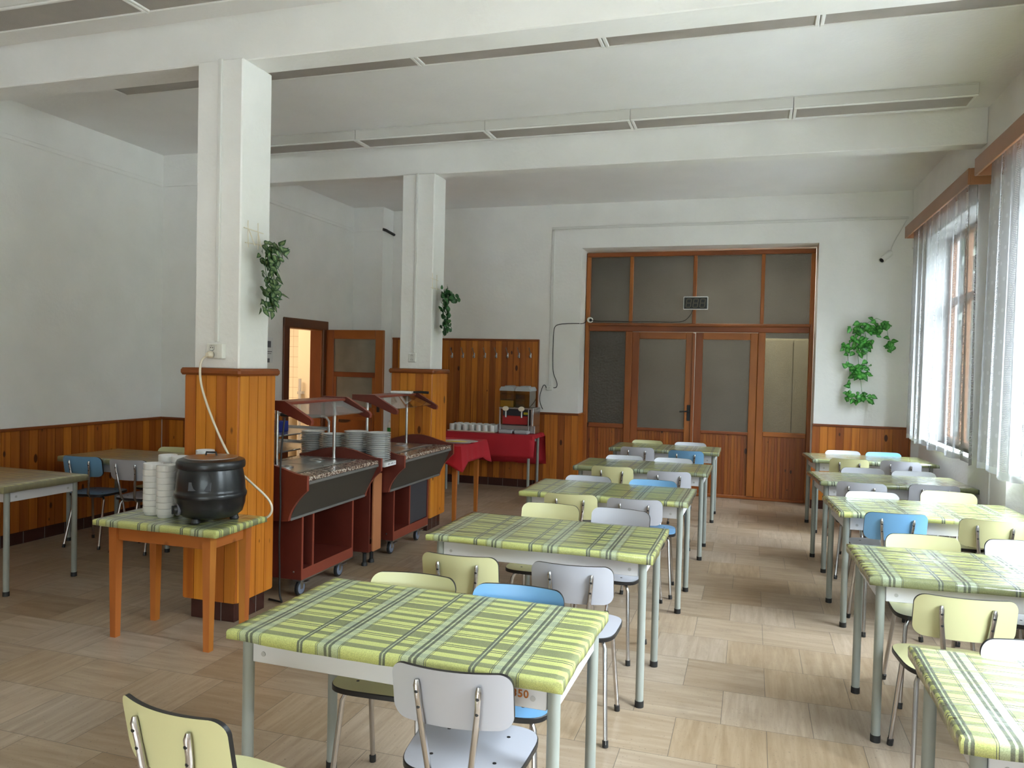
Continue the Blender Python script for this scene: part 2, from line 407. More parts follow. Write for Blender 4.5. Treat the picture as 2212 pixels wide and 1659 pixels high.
def mk_glass(name, tint=(.95, .97, .97), fac=.12):
    m, nt, p, out = new(name)
    t = N(nt, 'ShaderNodeBsdfTransparent'); t.inputs[0].default_value = (*tint, 1)
    g = N(nt, 'ShaderNodeBsdfGlossy'); g.inputs['Roughness'].default_value = .02
    fr = N(nt, 'ShaderNodeFresnel', IOR=1.28); mx = nt.nodes.new('ShaderNodeMixShader')
    nt.links.new(math_(nt, 'MINIMUM', math_(nt, 'ADD', fr.outputs[0], fac * .1), .5), mx.inputs[0]); nt.links.new(t.outputs[0], mx.inputs[1]); nt.links.new(g.outputs[0], mx.inputs[2])
    nt.links.new(mx.outputs[0], out.inputs['Surface'])
    return m
M['glass'] = mk_glass('clear_glass')
M['tank'] = mk_glass('clear_tank', (.90, .90, .84), .5)
def mk_frost(name, col, see, scale, rough=.35, strength=.25):
    m, nt, p, out = new(name)
    tc = N(nt, 'ShaderNodeTexCoord')
    t = N(nt, 'ShaderNodeBsdfTransparent'); t.inputs[0].default_value = (.8, .8, .76, 1)
    p.inputs['Base Color'].default_value = (*col, 1); p.inputs['Roughness'].default_value = rough
    v = N(nt, 'ShaderNodeTexVoronoi', Scale=scale); nt.links.new(tc.outputs['Object'], v.inputs['Vector'])
    bp = N(nt, 'ShaderNodeBump', Strength=strength, Distance=.01); nt.links.new(v.outputs['Distance'], bp.inputs['Height']); nt.links.new(bp.outputs[0], p.inputs['Normal'])
    nz = N(nt, 'ShaderNodeTexNoise', Scale=2.5, Detail=5.0); nt.links.new(tc.outputs['Object'], nz.inputs['Vector'])
    rp = ramp(nt, [(.35, tuple(c * .8 for c in col)), (.7, tuple(c * 1.3 for c in col))]); nt.links.new(nz.outputs['Fac'], rp.inputs[0]); nt.links.new(rp.outputs[0], p.inputs['Base Color'])
    mx = nt.nodes.new('ShaderNodeMixShader'); mx.inputs[0].default_value = see
    nt.links.new(p.outputs[0], mx.inputs[1]); nt.links.new(t.outputs[0], mx.inputs[2]); nt.links.new(mx.outputs[0], out.inputs['Surface'])
    return m
M['frost'] = mk_frost('patterned_door_glass', (.125, .115, .098), .45, 70)
M['frost_dark'] = mk_frost('dark_patterned_glass', (.06, .058, .052), .35, 38, strength=.5)
M['frost_light'] = mk_frost('pale_patterned_glass', (.27, .265, .225), .25, 110)

def mk_lace(name, base):
    m, nt, p, out = new(name)
    uv = N(nt, 'ShaderNodeUVMap'); sep = N(nt, 'ShaderNodeSeparateXYZ'); nt.links.new(uv.outputs[0], sep.inputs[0])
    u, v = sep.outputs[0], sep.outputs[1]
    # rows of round dots, staggered
    px, py = .085, .10
    row = math_(nt, 'FLOOR', math_(nt, 'DIVIDE', v, py))
    du = math_(nt, 'SUBTRACT', math_(nt, 'FRACT', math_(nt, 'ADD', math_(nt, 'DIVIDE', u, px), math_(nt, 'MULTIPLY', row, .5))), .5)
    dv = math_(nt, 'SUBTRACT', math_(nt, 'FRACT', math_(nt, 'DIVIDE', v, py)), .5)
    r2 = math_(nt, 'SQRT', math_(nt, 'ADD', math_(nt, 'POWER', math_(nt, 'MULTIPLY', du, px), 2.0), math_(nt, 'POWER', math_(nt, 'MULTIPLY', dv, py), 2.0)))
    dot = math_(nt, 'LESS_THAN', r2, .013)
    # ladder bands with fine rungs every 40 cm
    bf = math_(nt, 'FRACT', math_(nt, 'DIVIDE', u, .42))
    band = math_(nt, 'LESS_THAN', bf, .16)
    rung = math_(nt, 'GREATER_THAN', math_(nt, 'FRACT', math_(nt, 'DIVIDE', v, .011)), .5)
    wav = math_(nt, 'LESS_THAN', math_(nt, 'ABSOLUTE', math_(nt, 'SUBTRACT', bf, math_(nt, 'ADD', .08, math_(nt, 'MULTIPLY', math_(nt, 'SINE', math_(nt, 'MULTIPLY', v, 42.0)), .05)))), .013)
    hem = math_(nt, 'LESS_THAN', v, .045)
    op = math_(nt, 'MAXIMUM', math_(nt, 'MULTIPLY', dot, .70), base)
    op = math_(nt, 'ADD', math_(nt, 'MULTIPLY', op, math_(nt, 'SUBTRACT', 1.0, band)), math_(nt, 'MULTIPLY', band, math_(nt, 'MAXIMUM', math_(nt, 'MULTIPLY', rung, .75), math_(nt, 'MAXIMUM', .25, math_(nt, 'MULTIPLY', wav, .95)))))
    op = math_(nt, 'MAXIMUM', op, math_(nt, 'MULTIPLY', hem, .85))
    tr = N(nt, 'ShaderNodeBsdfTransparent'); d = N(nt, 'ShaderNodeBsdfDiffuse'); d.inputs[0].default_value = (.80, .80, .82, 1)
    tl = N(nt, 'ShaderNodeBsdfTranslucent'); tl.inputs[0].default_value = (.06, .0605, .065, 1)
    m1 = nt.nodes.new('ShaderNodeMixShader'); m1.inputs[0].default_value = .5
    nt.links.new(d.outputs[0], m1.inputs[1]); nt.links.new(tl.outputs[0], m1.inputs[2])
    m2 = nt.nodes.new('ShaderNodeMixShader'); nt.links.new(op, m2.inputs[0]); nt.links.new(tr.outputs[0], m2.inputs[1]); nt.links.new(m1.outputs[0], m2.inputs[2])
    nt.links.new(m2.outputs[0], out.inputs['Surface'])
    return m
M['lace'] = mk_lace('lace_curtain', .58)

def mk_kitchen_tile():
    m, nt, p, out = new('kitchen_wall_tile')
    tc = N(nt, 'ShaderNodeTexCoord'); sep = N(nt, 'ShaderNodeSeparateXYZ'); nt.links.new(tc.outputs['Object'], sep.inputs[0])
    fx = math_(nt, 'FRACT', math_(nt, 'DIVIDE', sep.outputs[0], .16)); fz = math_(nt, 'FRACT', math_(nt, 'DIVIDE', sep.outputs[2], .16))
    g = math_(nt, 'MAXIMUM', math_(nt, 'LESS_THAN', fx, .03), math_(nt, 'LESS_THAN', fz, .03))
    nt.links.new(mixc(nt, g, (.78, .72, .60), (.45, .36, .26)), p.inputs['Base Color']); p.inputs['Roughness'].default_value = .2
    return m
M['ktile'] = mk_kitchen_tile()
def leafmat(name, a, b):
    m, nt, p, out = new(name)
    tc = N(nt, 'ShaderNodeTexCoord'); nz = N(nt, 'ShaderNodeTexNoise', Scale=18.0, Detail=1.0); nt.links.new(tc.outputs['Object'], nz.inputs['Vector'])
    r = ramp(nt, [(.35, a), (.65, b)]); nt.links.new(nz.outputs['Fac'], r.inputs[0]); nt.links.new(r.outputs[0], p.inputs['Base Color'])
    p.inputs['Roughness'].default_value = .4
    return m
M['leaf_bright'] = leafmat('bright_ivy_leaf', (.012, .13, .012), (.06, .33, .035))
M['leaf_mid'] = leafmat('ivy_leaf_midrib', (.10, .40, .07), (.16, .46, .10))
M['leaf_dark'] = leafmat('dark_variegated_leaf', (.018, .060, .022), (.06, .15, .05))
M['leaf_pale'] = leafmat('pale_leaf_edge', (.16, .24, .10), (.24, .32, .14))
M['leaf_round'] = leafmat('round_green_leaf', (.012, .06, .016), (.045, .16, .045))

# ------------------------------------------------------------------ room shell
XL, XJ, YJ, YW, YD, XR, ZC, ZS, Y0 = -5.70, -5.07, 6.36, 9.40, 9.74, 1.64, 3.58, 3.31, -3.2
XN = 1.78           # face of the thin wall under the windows
b = MB(); b.box(-9.4, 2.1, Y0 - .2, 13.2, -.1, 0); structure(b, 'floor', M['floor'])
b = MB(); b.box(-9.4, 2.1, Y0 - .2, 13.2, ZC, ZC + .12); structure(b, 'ceiling', M['ceiling'])
b = MB(); b.box(XL - .2, XL, Y0, YJ + .2, 0, ZC)
b.box(XL, XJ, YJ, YJ + .16, 0, ZC)
D0, D1, DH = 7.62, 8.37, 1.95        # kitchen doorway
b.box(XJ - .16, XJ, YJ + .16, D0, 0, ZC); b.box(XJ - .16, XJ, D1, 9.10, 0, ZC); b.box(XJ - .16, XJ, D0, D1, DH, ZC)
structure(b, 'wall_left', M['wall'])
b = MB(); b.box(XJ - .16, -4.645, 9.10, YW, 0, ZC)
OX0, OX1, OZ = -2.058, .69, 3.03      # big door opening
b.box(-4.645, OX0, YW, YW + .38, 0, ZC); b.box(OX1, XN + .3, YW, YW + .38, 0, ZC); b.box(OX0, OX1, YW, YW + .38, OZ, ZC)
structure(b, 'wall_back', M['wall'])
FILL_WIN = [(-2.3, .8)]; RZ0, RZ1 = .95, 2.15  # added unseen window, lets in fill light from behind the camera
b = MB(); b.box(XL - .2, 2.1, Y0 - .2, Y0, 0, RZ0); b.box(XL - .2, 2.1, Y0 - .2, Y0, RZ1, ZC)
for x0, x1 in ((XL - .2, FILL_WIN[0][0]), (FILL_WIN[0][1], 2.1)): b.box(x0, x1, Y0 - .2, Y0, RZ0, RZ1)
structure(b, 'wall_rear', M['wall'])
for i, (x0, x1) in enumerate(FILL_WIN):
    w = tag(bpy.data.objects.new('window_%d' % (i + 4), None), kind='structure'); COL.objects.link(w); w.location = ((x0 + x1) / 2, Y0 - .1, RZ0)
    L = (x1 - x0) / 2; H = RZ1 - RZ0; f = MB(); t = .06
    f.box(-L, L, -.03, .03, 0, t, b=.004); f.box(-L, L, -.03, .03, H - t, H, b=.004)
    for x in (-L + t / 2, 0, L - t / 2): f.box(x - t / 2, x + t / 2, -.03, .03, t, H - t, b=.004)
    f.build('window_frame', M['window_wood'], w)
    g = MB(); g.box(-L + .02, L - .02, -.003, .003, .02, H - .02); g.build('window_pane', M['glass'], w)
# right wall: piers, lintel, thin niche walls and sills; four window bays
WINS = [(6.80, 8.66), (3.45, 5.85), (1.3, 2.75)]
WZ0, WZ1 = .90, 2.94
b = MB(); b.box(XR, XR + .30, Y0, YW + .38, WZ1, ZC)
ed = [YW + .38] + [y for w in WINS for y in (w[1], w[0])] + [Y0]
b.box(XN, XR + .30, 8.66, YW + .38, 0, WZ1)
for i in range(1, len(WINS)): b.box(XR, XR + .30, WINS[i][1], WINS[i - 1][0], 0, WZ1)
b.box(XR, XR + .30, Y0, WINS[-1][0], 0, WZ1)
for y0, y1 in WINS: b.box(XN, XR + .30, y0, y1, 0, WZ0)
structure(b, 'wall_right', M['wall'])
for i, (y0, y1) in enumerate(WINS):
    w = tag(bpy.data.objects.new('window_%d' % (i + 1), None), kind='structure'); COL.objects.link(w); w.location = (XN + .1, (y0 + y1) / 2, WZ0)
    L = (y1 - y0) / 2; H = WZ1 - WZ0
    f = MB(); t = .06
    f.box(-.03, .03, -L, L, 0, t, b=.004); f.box(-.03, .03, -L, L, H - t, H, b=.004)
    for y in (-L + t / 2, -L / 3, L / 3, L - t / 2): f.box(-.03, .03, y - t / 2, y + t / 2, t, H - t, b=.004)
    f.box(-.028, .028, -L + t, L - t, H * .66, H * .66 + .07, b=.004)
    f.build('window_frame', M['window_wood'], w)
    g = MB(); g.box(-.003, .003, -L + .02, L - .02, .02, H - .02); g.build('window_pane', M['glass'], w)
    c = MB(); c.box(-.235, .055, -L, -L + .02, 0, H); c.box(-.235, .055, L - .02, L, 0, H); c.box(-.235, .055, -L + .02, L - .02, H - .02, H); c.build('dimming_lining', M['reveal'], w)  # added lining, grey so the sky-lit reveals look dimmer through the lace
    s = MB(); s.box(-.20, .0, -L + .022, L - .022, -.03, .0, b=.006); s.build('window_sill', M['white'], w)
# beams across the ceiling
for nm, y0, y1 in (('beam_front', 3.86, 4.07), ('beam_back', 6.60, 6.755)):
    b = MB(); b.box(XL if y0 < 5 else XJ, XR, y0, y1, ZS, ZC + .01, b=.006); structure(b, nm, M['wall'])
# picture rails and lintel moulding
b = MB(); b.box(XL, XL + .014, Y0, YJ, 3.262, 3.302, b=.004); b.box(XL, XJ, YJ - .014, YJ, 3.262, 3.302, b=.004)
b.box(XJ, XJ + .014, YJ + .0, 9.10, 3.262, 3.302, b=.004); b.box(XJ, -4.645, 9.086, 9.10, 3.262, 3.302, b=.004)
structure(b, 'trim_1', M['wall'])
b = MB(); b.tube([(-4.64, 9.085, 3.285), (-4.62, 9.13, 3.28), (-4.62, 9.375, 3.26)], .018, m=0); structure(b, 'trim_2', M['black'])

# columns: plaster shaft, pine cladding, cap and tiled plinth
def pillar(name, x0, x1, y0, y1, c):
    cx0, cx1, cy0, cy1 = c
    root = tag(bpy.data.objects.new(name, None), kind='structure'); COL.objects.link(root)
    b = MB(); b.box(x0, x1, y0, y1, 1.50, ZS, b=.008); b.build('plaster_shaft', M['wall'], root)
    b = MB(); z0, z1 = .125, 1.462
    e = .012
    b.panel(cx1 - cx0 - 2 * e, z0, z1, .077, TX(cx0 + e, cy0 + e, 0)); b.panel(cy1 - cy0 - 2 * e, z0, z1, .082, TX(cx1 - e, cy0 + e, R(90)))
    b.panel(cx1 - cx0 - 2 * e, z0, z1, .077, TX(cx1 - e, cy1 - e, R(180))); b.panel(cy1 - cy0 - 2 * e, z0, z1, .082, TX(cx0 + e, cy1 - e, R(270)))
    for px, py in ((cx0, cy0), (cx1, cy0), (cx0, cy1), (cx1, cy1)):
        sx = 1 if px == cx0 else -1; sy = 1 if py == cy0 else -1
        b.box(px, px + sx * .022, py, py + sy * .022, z0, z1, b=.006, grain=2)
    b.build('pine_cladding', M['pine_light'], root)
    b = MB(); o = .022
    b.box(cx0 - o, cx1 + o, cy0 - o, cy1 + o, 1.462, 1.505, b=.013); b.build('cap_rail', M['door_wood'], root)
    b = MB(); i = .035
    b.box(cx0 + i, cx1 - i, cy0 + i, cy1 - i, 0, .125, 0, b=.004)
    for t in (.35, .7):
        xx = cx0 + i + (cx1 - cx0 - 2 * i) * t; yy = cy0 + i + (cy1 - cy0 - 2 * i) * t
        b.box(xx - .002, xx + .002, cy0 + i - .001, cy0 + i + .01, 0, .124, 1); b.box(cx1 - i - .01, cx1 - i + .001, yy - .002, yy + .002, 0, .124, 1)
    b.build('tile_plinth', [M['plinth'], M['grout']], root)
pillar('column_front', -3.18, -2.865, 3.815, 4.10, (-3.225, -2.845, 3.79, 4.155))
pillar('column_back', -3.155, -2.832, 6.56, 6.83, (-3.215, -2.80, 6.52, 6.885))

# wainscot of pine boards with its top rail and tile skirting
def wainscot(name, segs, z1, z0=.10, bw=.083, mat='pine'):
    b = MB(); t = MB(); k = MB()
    for (x, y, ang, w) in segs:
        T = TX(x, y, ang); b.panel(w, z0, z1, bw, T)
        t.box(0, w, -.026, .0, z1, z1 + .026, b=.005, mat=T)
        k.box(0, w, -.011, 0, 0, z0, 0, mat=T)
        for i in range(1, int(w / .2) + 1): k.box(i * .2 - .002, i * .2 + .002, -.0125, -.002, 0, z0 - .002, 1, mat=T)
    root = tag(bpy.data.objects.new(name, None), kind='structure'); COL.objects.link(root)
    b.build('pine_boards', M[mat], root); t.build('top_rail', M['door_wood'], root); k.build('tile_skirting', [M['plinth'], M['grout']], root)
wainscot('trim_3', [(XL, Y0 + .02, R(90), YJ - Y0 - .02)], .93)
wainscot('trim_4', [(XL + .03, YJ, 0, XJ - XL - .03)], .93)
wainscot('trim_5', [(XJ, YJ + .03, R(90), 7.52 - YJ - .03)], .93)
wainscot('trim_6', [(-4.62, YW, 0, 4.62 - 2.585)], 1.862)
wainscot('trim_7', [(-2.575, YW, 0, 2.575 - 2.045), (OX0, YW + .005, R(90), .30)], .945, bw=.088)
wainscot('trim_8', [(OX1 - .01, YW, 0, XN - .10 - OX1 + .01)], .945, bw=.083)
b = MB(); b.box(-2.587, -2.572, YW - .028, YW, .0, 1.888, b=.004); b.box(XN - .1, XN - .085, YW - .03, YW, 0, .971, b=.004); structure(b, 'trim_9', M['door_wood'])

# ------------------------------------------------------------------ big glazed double door (door_1)
d1 = tag(bpy.data.objects.new('door_1', None), kind='structure'); COL.objects.link(d1)
FX0, FX1 = -2.05, .683
b = MB(); y0, y1 = YD - .06, YD + .02
b.box(FX0, FX1, y0, y1, 2.955, 3.008, b=.006); b.box(FX0, FX0 + .05, y0, y1, 0, 2.955, b=.006); b.box(FX1 - .05, FX1, y0, y1, 0, 2.955, b=.006)
b.box(FX0 + .05, FX1 - .05, y0 - .012, y1, 2.015, 2.085, b=.006); b.box(FX0 + .04, FX1 - .04, y0 - .03, y0, 2.082, 2.118, b=.006)
for x in (-1.478, -.698, .097): b.box(x - .021, x + .021, y0 + .01, y1, 2.118, 2.957, b=.006)
for x in (-1.488, .104): b.box(x - .042, x + .042, y0, y1, .03, 2.017, b=.006)
b.box(FX0 + .05, FX1 - .05, y0 - .01, y1, 0, .03, b=.006)
b.box(FX0 + .05, -1.53, y0 + .01, y1, .79, .845, b=.006); b.box(.146, FX1 - .05, y0 + .01, y1, .77, .825, b=.006)
b.build('door_frame', M['door_wood'], d1)
b = MB(); b.panel(-1.53 - FX0 - .05, .03, .79, .036, TX(FX0 + .05, YD - .02, 0)); b.panel(FX1 - .05 - .146, .03, .77, .036, TX(.146, YD - .02, 0)); b.build('side_boards', M['door_wood'], d1)
def pane(x0, x1, z0, z1, mat, par, y=YD - .01):
    g = MB(); g.box(x0, x1, y - .003, y + .003, z0, z1); return g.build('glass_pane', mat, par)
for x0, x1, mt in ((FX0 + .05, -1.499, 'frost'), (-1.457, -.719, 'frost'), (-.677, .076, 'frost'), (.118, FX1 - .05, 'frost')): pane(x0, x1, 2.085, 2.955, M[mt], d1)
pane(FX0 + .05, -1.53, .845, 2.015, M['frost_dark'], d1); pane(.146, FX1 - .05, .825, 2.015, M['frost'], d1)
for x0, x1, side in ((-1.446, -.695, 0), (-.668, .062, 1)):
    lf = MB(); yy0, yy1 = YD - .052, YD - .008; s = .088
    lf.box(x0, x0 + s, yy0, yy1, .035, 2.01, b=.005); lf.box(x1 - s, x1, yy0, yy1, .035, 2.01, b=.005)
    lf.box(x0 + s, x1 - s, yy0, yy1, 1.925, 2.01, b=.005); lf.box(x0 + s, x1 - s, yy0, yy1, .775, .81, b=.005)
    lf.panel(x1 - x0 - 2 * s, .035, .775, .036, TX(x0 + s, YD - .02, 0))
    if side == 0: lf.box(x1 - .012, x1 + .022, yy0 - .014, yy0, .035, 2.0, b=.004)
    leaf = lf.build('door_leaf', M['door_wood'], d1)
    pane(x0 + s, x1 - s, .81, 1.925, M['frost'], leaf, YD - .03)
    if side == 0:
        h = MB(); hx = x1 - .035
        h.box(hx - .02, hx + .02, yy0 - .006, yy0, .92, 1.115, b=.003); h.tube([(hx, yy0 - .005, 1.04), (hx, yy0 - .045, 1.04), (hx - .03, yy0 - .05, 1.038), (hx - .105, yy0 - .05, 1.032)], .0085)
        h.build('door_handle', M['black'], leaf)
# corridor behind it
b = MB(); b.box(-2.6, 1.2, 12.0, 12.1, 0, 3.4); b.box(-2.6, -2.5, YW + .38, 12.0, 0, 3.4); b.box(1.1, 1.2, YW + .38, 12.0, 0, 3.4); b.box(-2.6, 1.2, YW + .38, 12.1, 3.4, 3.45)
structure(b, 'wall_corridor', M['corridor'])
t = thing('tall_cabinet', 'pale yellowish cabinet seen through the right side pane of the big door', 'cabinet', (.56, 11.2, 0))
b = MB(); b.box(-.46, .40, -.16, .2, .05, 2.0, b=.006); b.build('body', M['cabinet'], t)
b = MB(); b.box(-.45, -.035, -.18, -.162, .08, 1.98, b=.004); b.build('door', M['cabinet'], t); b = MB(); b.box(-.025, .39, -.18, -.162, .08, 1.98, b=.004); b.build('door', M['cabinet'], t)
b = MB(); b.box(-.44, .38, -.14, .18, 0, .05); b.build('plinth', M['black'], t)

# ------------------------------------------------------------------ kitchen door (door_2) and the kitchen seen through it
d2 = tag(bpy.data.objects.new('door_2', None), kind='structure'); COL.objects.link(d2)
b = MB(); x0, x1 = XJ - .16, XJ + .022
b.box(XJ, x1, D0 - .10, D0 + .015, 0, DH + .09, b=.006); b.box(XJ, x1, D1 - .015, D1 + .095, 0, DH + .09, b=.006); b.box(XJ, x1 + .002, D0 - .1, D1 + .095, DH - .015, DH + .092, b=.006)
b.build('casing', M['dark_wood'], d2)
b = MB(); b.box(x0, XJ, D0, D0 + .025, 0, DH, b=.004); b.box(x0, XJ, D1 - .025, D1, 0, DH, b=.004); b.box(x0, XJ, D0, D1, DH - .025, DH, b=.004); b.build('jamb', M['door_wood'], d2)
b = MB(); w = .80
P = lambda u0, u1, z0, z1, a=-.02, c=.02: b.box(u0, u1, a, c, z0, z1, b=.005)
P(0, .11, .02, 1.94); P(w - .11, w, .02, 1.94); P(.11, w - .11, 1.83, 1.94); P(.11, w - .11, 1.365, 1.425); P(.11, w - .11, .92, 1.0); P(.11, w - .11, .02, .2); P(.12, w - .12, .2, .92, -.008, .008); P(.15, .19, .25, .9, -.015, .015); P(w - .19, w - .15, .25, .9, -.015, .015); P(.15, w - .15, .84, .88, -.015, .015)
leaf = b.build('door_leaf', M['door_wood'], d2, loc=(XJ + .03, 8.42, 0), rot=(0, 0, R(-2)))
for z0, z1, i in ((1.425, 1.83, .11), (1.0, 1.365, .11)):
    g = MB(); g.box(i, w - i, -.004, .004, z0, z1); g.build('glass_pane', M['frost_light'], leaf)
    if z0 < 1.2:
        g = MB(); g.box(.11, .15, -.012, .012, 1.0, 1.365); g.box(w - .15, w - .11, -.012, .012, 1.0, 1.365); g.build('glazing_bead', M['door_wood'], leaf)
g = MB(); g.box(w - .075, w - .035, -.026, -.02, .95, 1.13, b=.002); g.tube([(w - .055, -.024, 1.06), (w - .055, -.06, 1.06), (w - .15, -.062, 1.055)], .008); g.build('door_handle', M['black'], leaf)
b = MB(); b.box(-9.4, -6.66, 10.5, 10.6, 0, 2.9); structure(b, 'wall_kitchen_tiled', M['ktile'])
b = MB(); b.box(-6.48, XJ - .16, 10.02, 10.6, 0, 2.9); b.box(-9.4, -9.3, 6.5, 10.5, 0, 2.9); b.box(-9.4, XJ - .16, 6.53, 6.6, 0, 2.9); b.box(-6.66, -6.48, 10.5, 10.6, 0, 2.9)
structure(b, 'wall_kitchen', M['kitchen_wall'])
b = MB(); b.box(-9.4, XJ - .16, 6.53, 10.6, 2.9, 3.0); structure(b, 'ceiling_kitchen', M['kitchen_wall'])
t = thing('kitchen_counter', 'cream kitchen counter along the tiled wall seen through the open doorway', 'counter', (-7.1, 10.2, 0))
b = MB(); b.box(-.5, .5, -.28, .28, .1, .84, b=.004); b.build('body', M['cream'], t)
b = MB(); b.box(-.52, .52, -.31, .29, .84, .88, b=.006); b.build('worktop', M['cream'], t)
b = MB(); b.box(-.48, -.01, -.295, -.282, .13, .82, b=.003); b.build('door', M['cream'], t); b = MB(); b.box(.01, .48, -.295, -.282, .13, .82, b=.003); b.build('door', M['cream'], t)
t = thing('standing_pipe', 'grey vertical pipe at the corner inside the kitchen doorway', 'pipe', (-6.40, 9.95, 0))
b = MB(); b.tube([(0, 0, 0), (0, 0, 1.28)], .022); b.build('pipe', M['pipe'], t)
b = MB(); b.box(-.04, .04, -.01, .066, 1.05, 1.09, b=.004); b.build('bracket', M['pipe'], t)
kl = bpy.data.lights.new('kitchen_lamp', 'AREA'); kl.shape = 'RECTANGLE'; kl.size = 1.6; kl.size_y = .5; kl.energy = 20; kl.color = (1, .80, .56)
o = bpy.data.objects.new('kitchen_lamp', kl); COL.objects.link(o); o.location = (-7.0, 8.6, 2.86)
cl = bpy.data.lights.new('corridor_fill', 'AREA'); cl.size = .8; cl.energy = 30; cl.color = (1, .95, .86)  # added unseen light, brightens the cabinet and corridor behind the door glass
o = bpy.data.objects.new('corridor_fill', cl); COL.objects.link(o); o.location = (-.2, 10.25, 3.35)

# ------------------------------------------------------------------ ceiling lamps (rows of unlit box fittings)
def make_lamp():
    t = thing('ceiling_lamp', '', 'ceiling lamp')
    L, D, H = 1.196, .26, .08
    b = MB(); x0, x1 = -L / 2, L / 2
    b.box(x0, x1, -D / 2, D / 2, -.012, -.002); b.box(x0, x1, -D / 2, -D / 2 + .006, -H, -.012, b=.002); b.box(x0, x1, D / 2 - .006, D / 2, -H, -.012, b=.002)
    b.box(x0, x0 + .006, -D / 2 + .006, D / 2 - .006, -H, -.012); b.box(x1 - .006, x1, -D / 2 + .006, D / 2 - .006, -H, -.012)
    b.build('housing', M['lampframe'], t)
    b = MB(); f = .022
    b.box(x0 + .001, x1 - .001, -D / 2, -D / 2 + f, -H - .012, -H, b=.004); b.box(x0 + .001, x1 - .001, D / 2 - f, D / 2, -H - .012, -H, b=.004)
    for s in (x0 + .001, x1 - .001 - f): b.box(s, s + f, -D / 2 + f, D / 2 - f, -H - .012, -H, b=.004)
    b.build('rim', M['lamprim'], t)
    b = MB(); b.box(x0 + f, x1 - f, -D / 2 + f, D / 2 - f, -H - .004, -H + .004); b.build('diffuser', M['diffuser'], t)
    return t
lamp = make_lamp(); remember(lamp); first = True
rows = [(3.42, [-5.09, -3.89, -2.69], 'on the ceiling before the near beam', 'lamps before the near beam'),
        (4.51, [-3.9 + 1.2 * i for i in range(5)], 'on the ceiling just behind the near beam', 'lamps behind the near beam'),
        (6.155, [-3.965 + 1.2 * i for i in range(5)], 'on the ceiling before the far beam', 'lamps along the far beam')]
ordn = ['leftmost', 'second from left', 'third from left', 'fourth from left', 'rightmost']
for y, xs, where, grp in rows:
    for i, x in enumerate(xs):
        o = lamp if first else copy_tree(lamp); first = False
        nm = ordn[i] if len(xs) == 5 else ['leftmost', 'middle', 'rightmost'][i]
        place(o, (x, y, ZC), 0, 'unlit box lamp %s, %s' % (where, nm), 'ceiling lamp', grp)

# ------------------------------------------------------------------ dining tables, cloths
TL, TD, TH = 1.10, .62, .72
def make_table():
    t = thing('canteen_table', '', 'table')
    ix, iy = TL / 2 - .045, TD / 2 - .055
    for sx, sy in ((-1, -1), (1, -1), (-1, 1), (1, 1)):
        b = MB(); b.tube([(sx * ix, sy * iy, .012), (sx * ix, sy * iy, TH - .035)], .0185, 14); lg = b.build('leg', M['leg'], t)
        b = MB(); b.tube([(sx * ix, sy * iy, 0), (sx * ix, sy * iy, .03)], .0205, 14); b.build('foot_cap', M['black'], lg)
    b = MB(); z0, z1 = TH - .115, TH - .036
    for s in (-1, 1):
        b.box(-ix + .02, ix - .02, s * iy - .007, s * iy + .007, z0, z1, 0, b=.002); b.box(s * ix - .007, s * ix + .007, -iy + .02, iy - .02, z0, z1, 0, b=.002)
        for e in (-1, 1):
            Rm = Matrix.Translation((e * (ix - .06), s * (iy + .007), (z0 + z1) / 2 - .01)) @ Matrix.Rotation(R(90) * s, 4, 'X')
            b.lathe([(0, -.002), (.008, -.002), (.008, .001), (0, .001)], n=10, m=1, mat=Rm)
            Rm = Matrix.Translation((s * (ix + .007), e * (iy - .06), (z0 + z1) / 2 - .01)) @ Matrix.Rotation(R(90), 4, 'Y')
            b.lathe([(0, -.002), (.008, -.002), (.008, .001), (0, .001)], n=10, m=1, mat=Rm)
    b.build('apron', [M['apron'], M['pipe']], t)
    b = MB(); b.box(-TL / 2 + .022, TL / 2 - .022, -TD / 2 + .004, TD / 2 - .004, TH - .034, TH - .008); b.build('tabletop', M['top'], t)
    return t
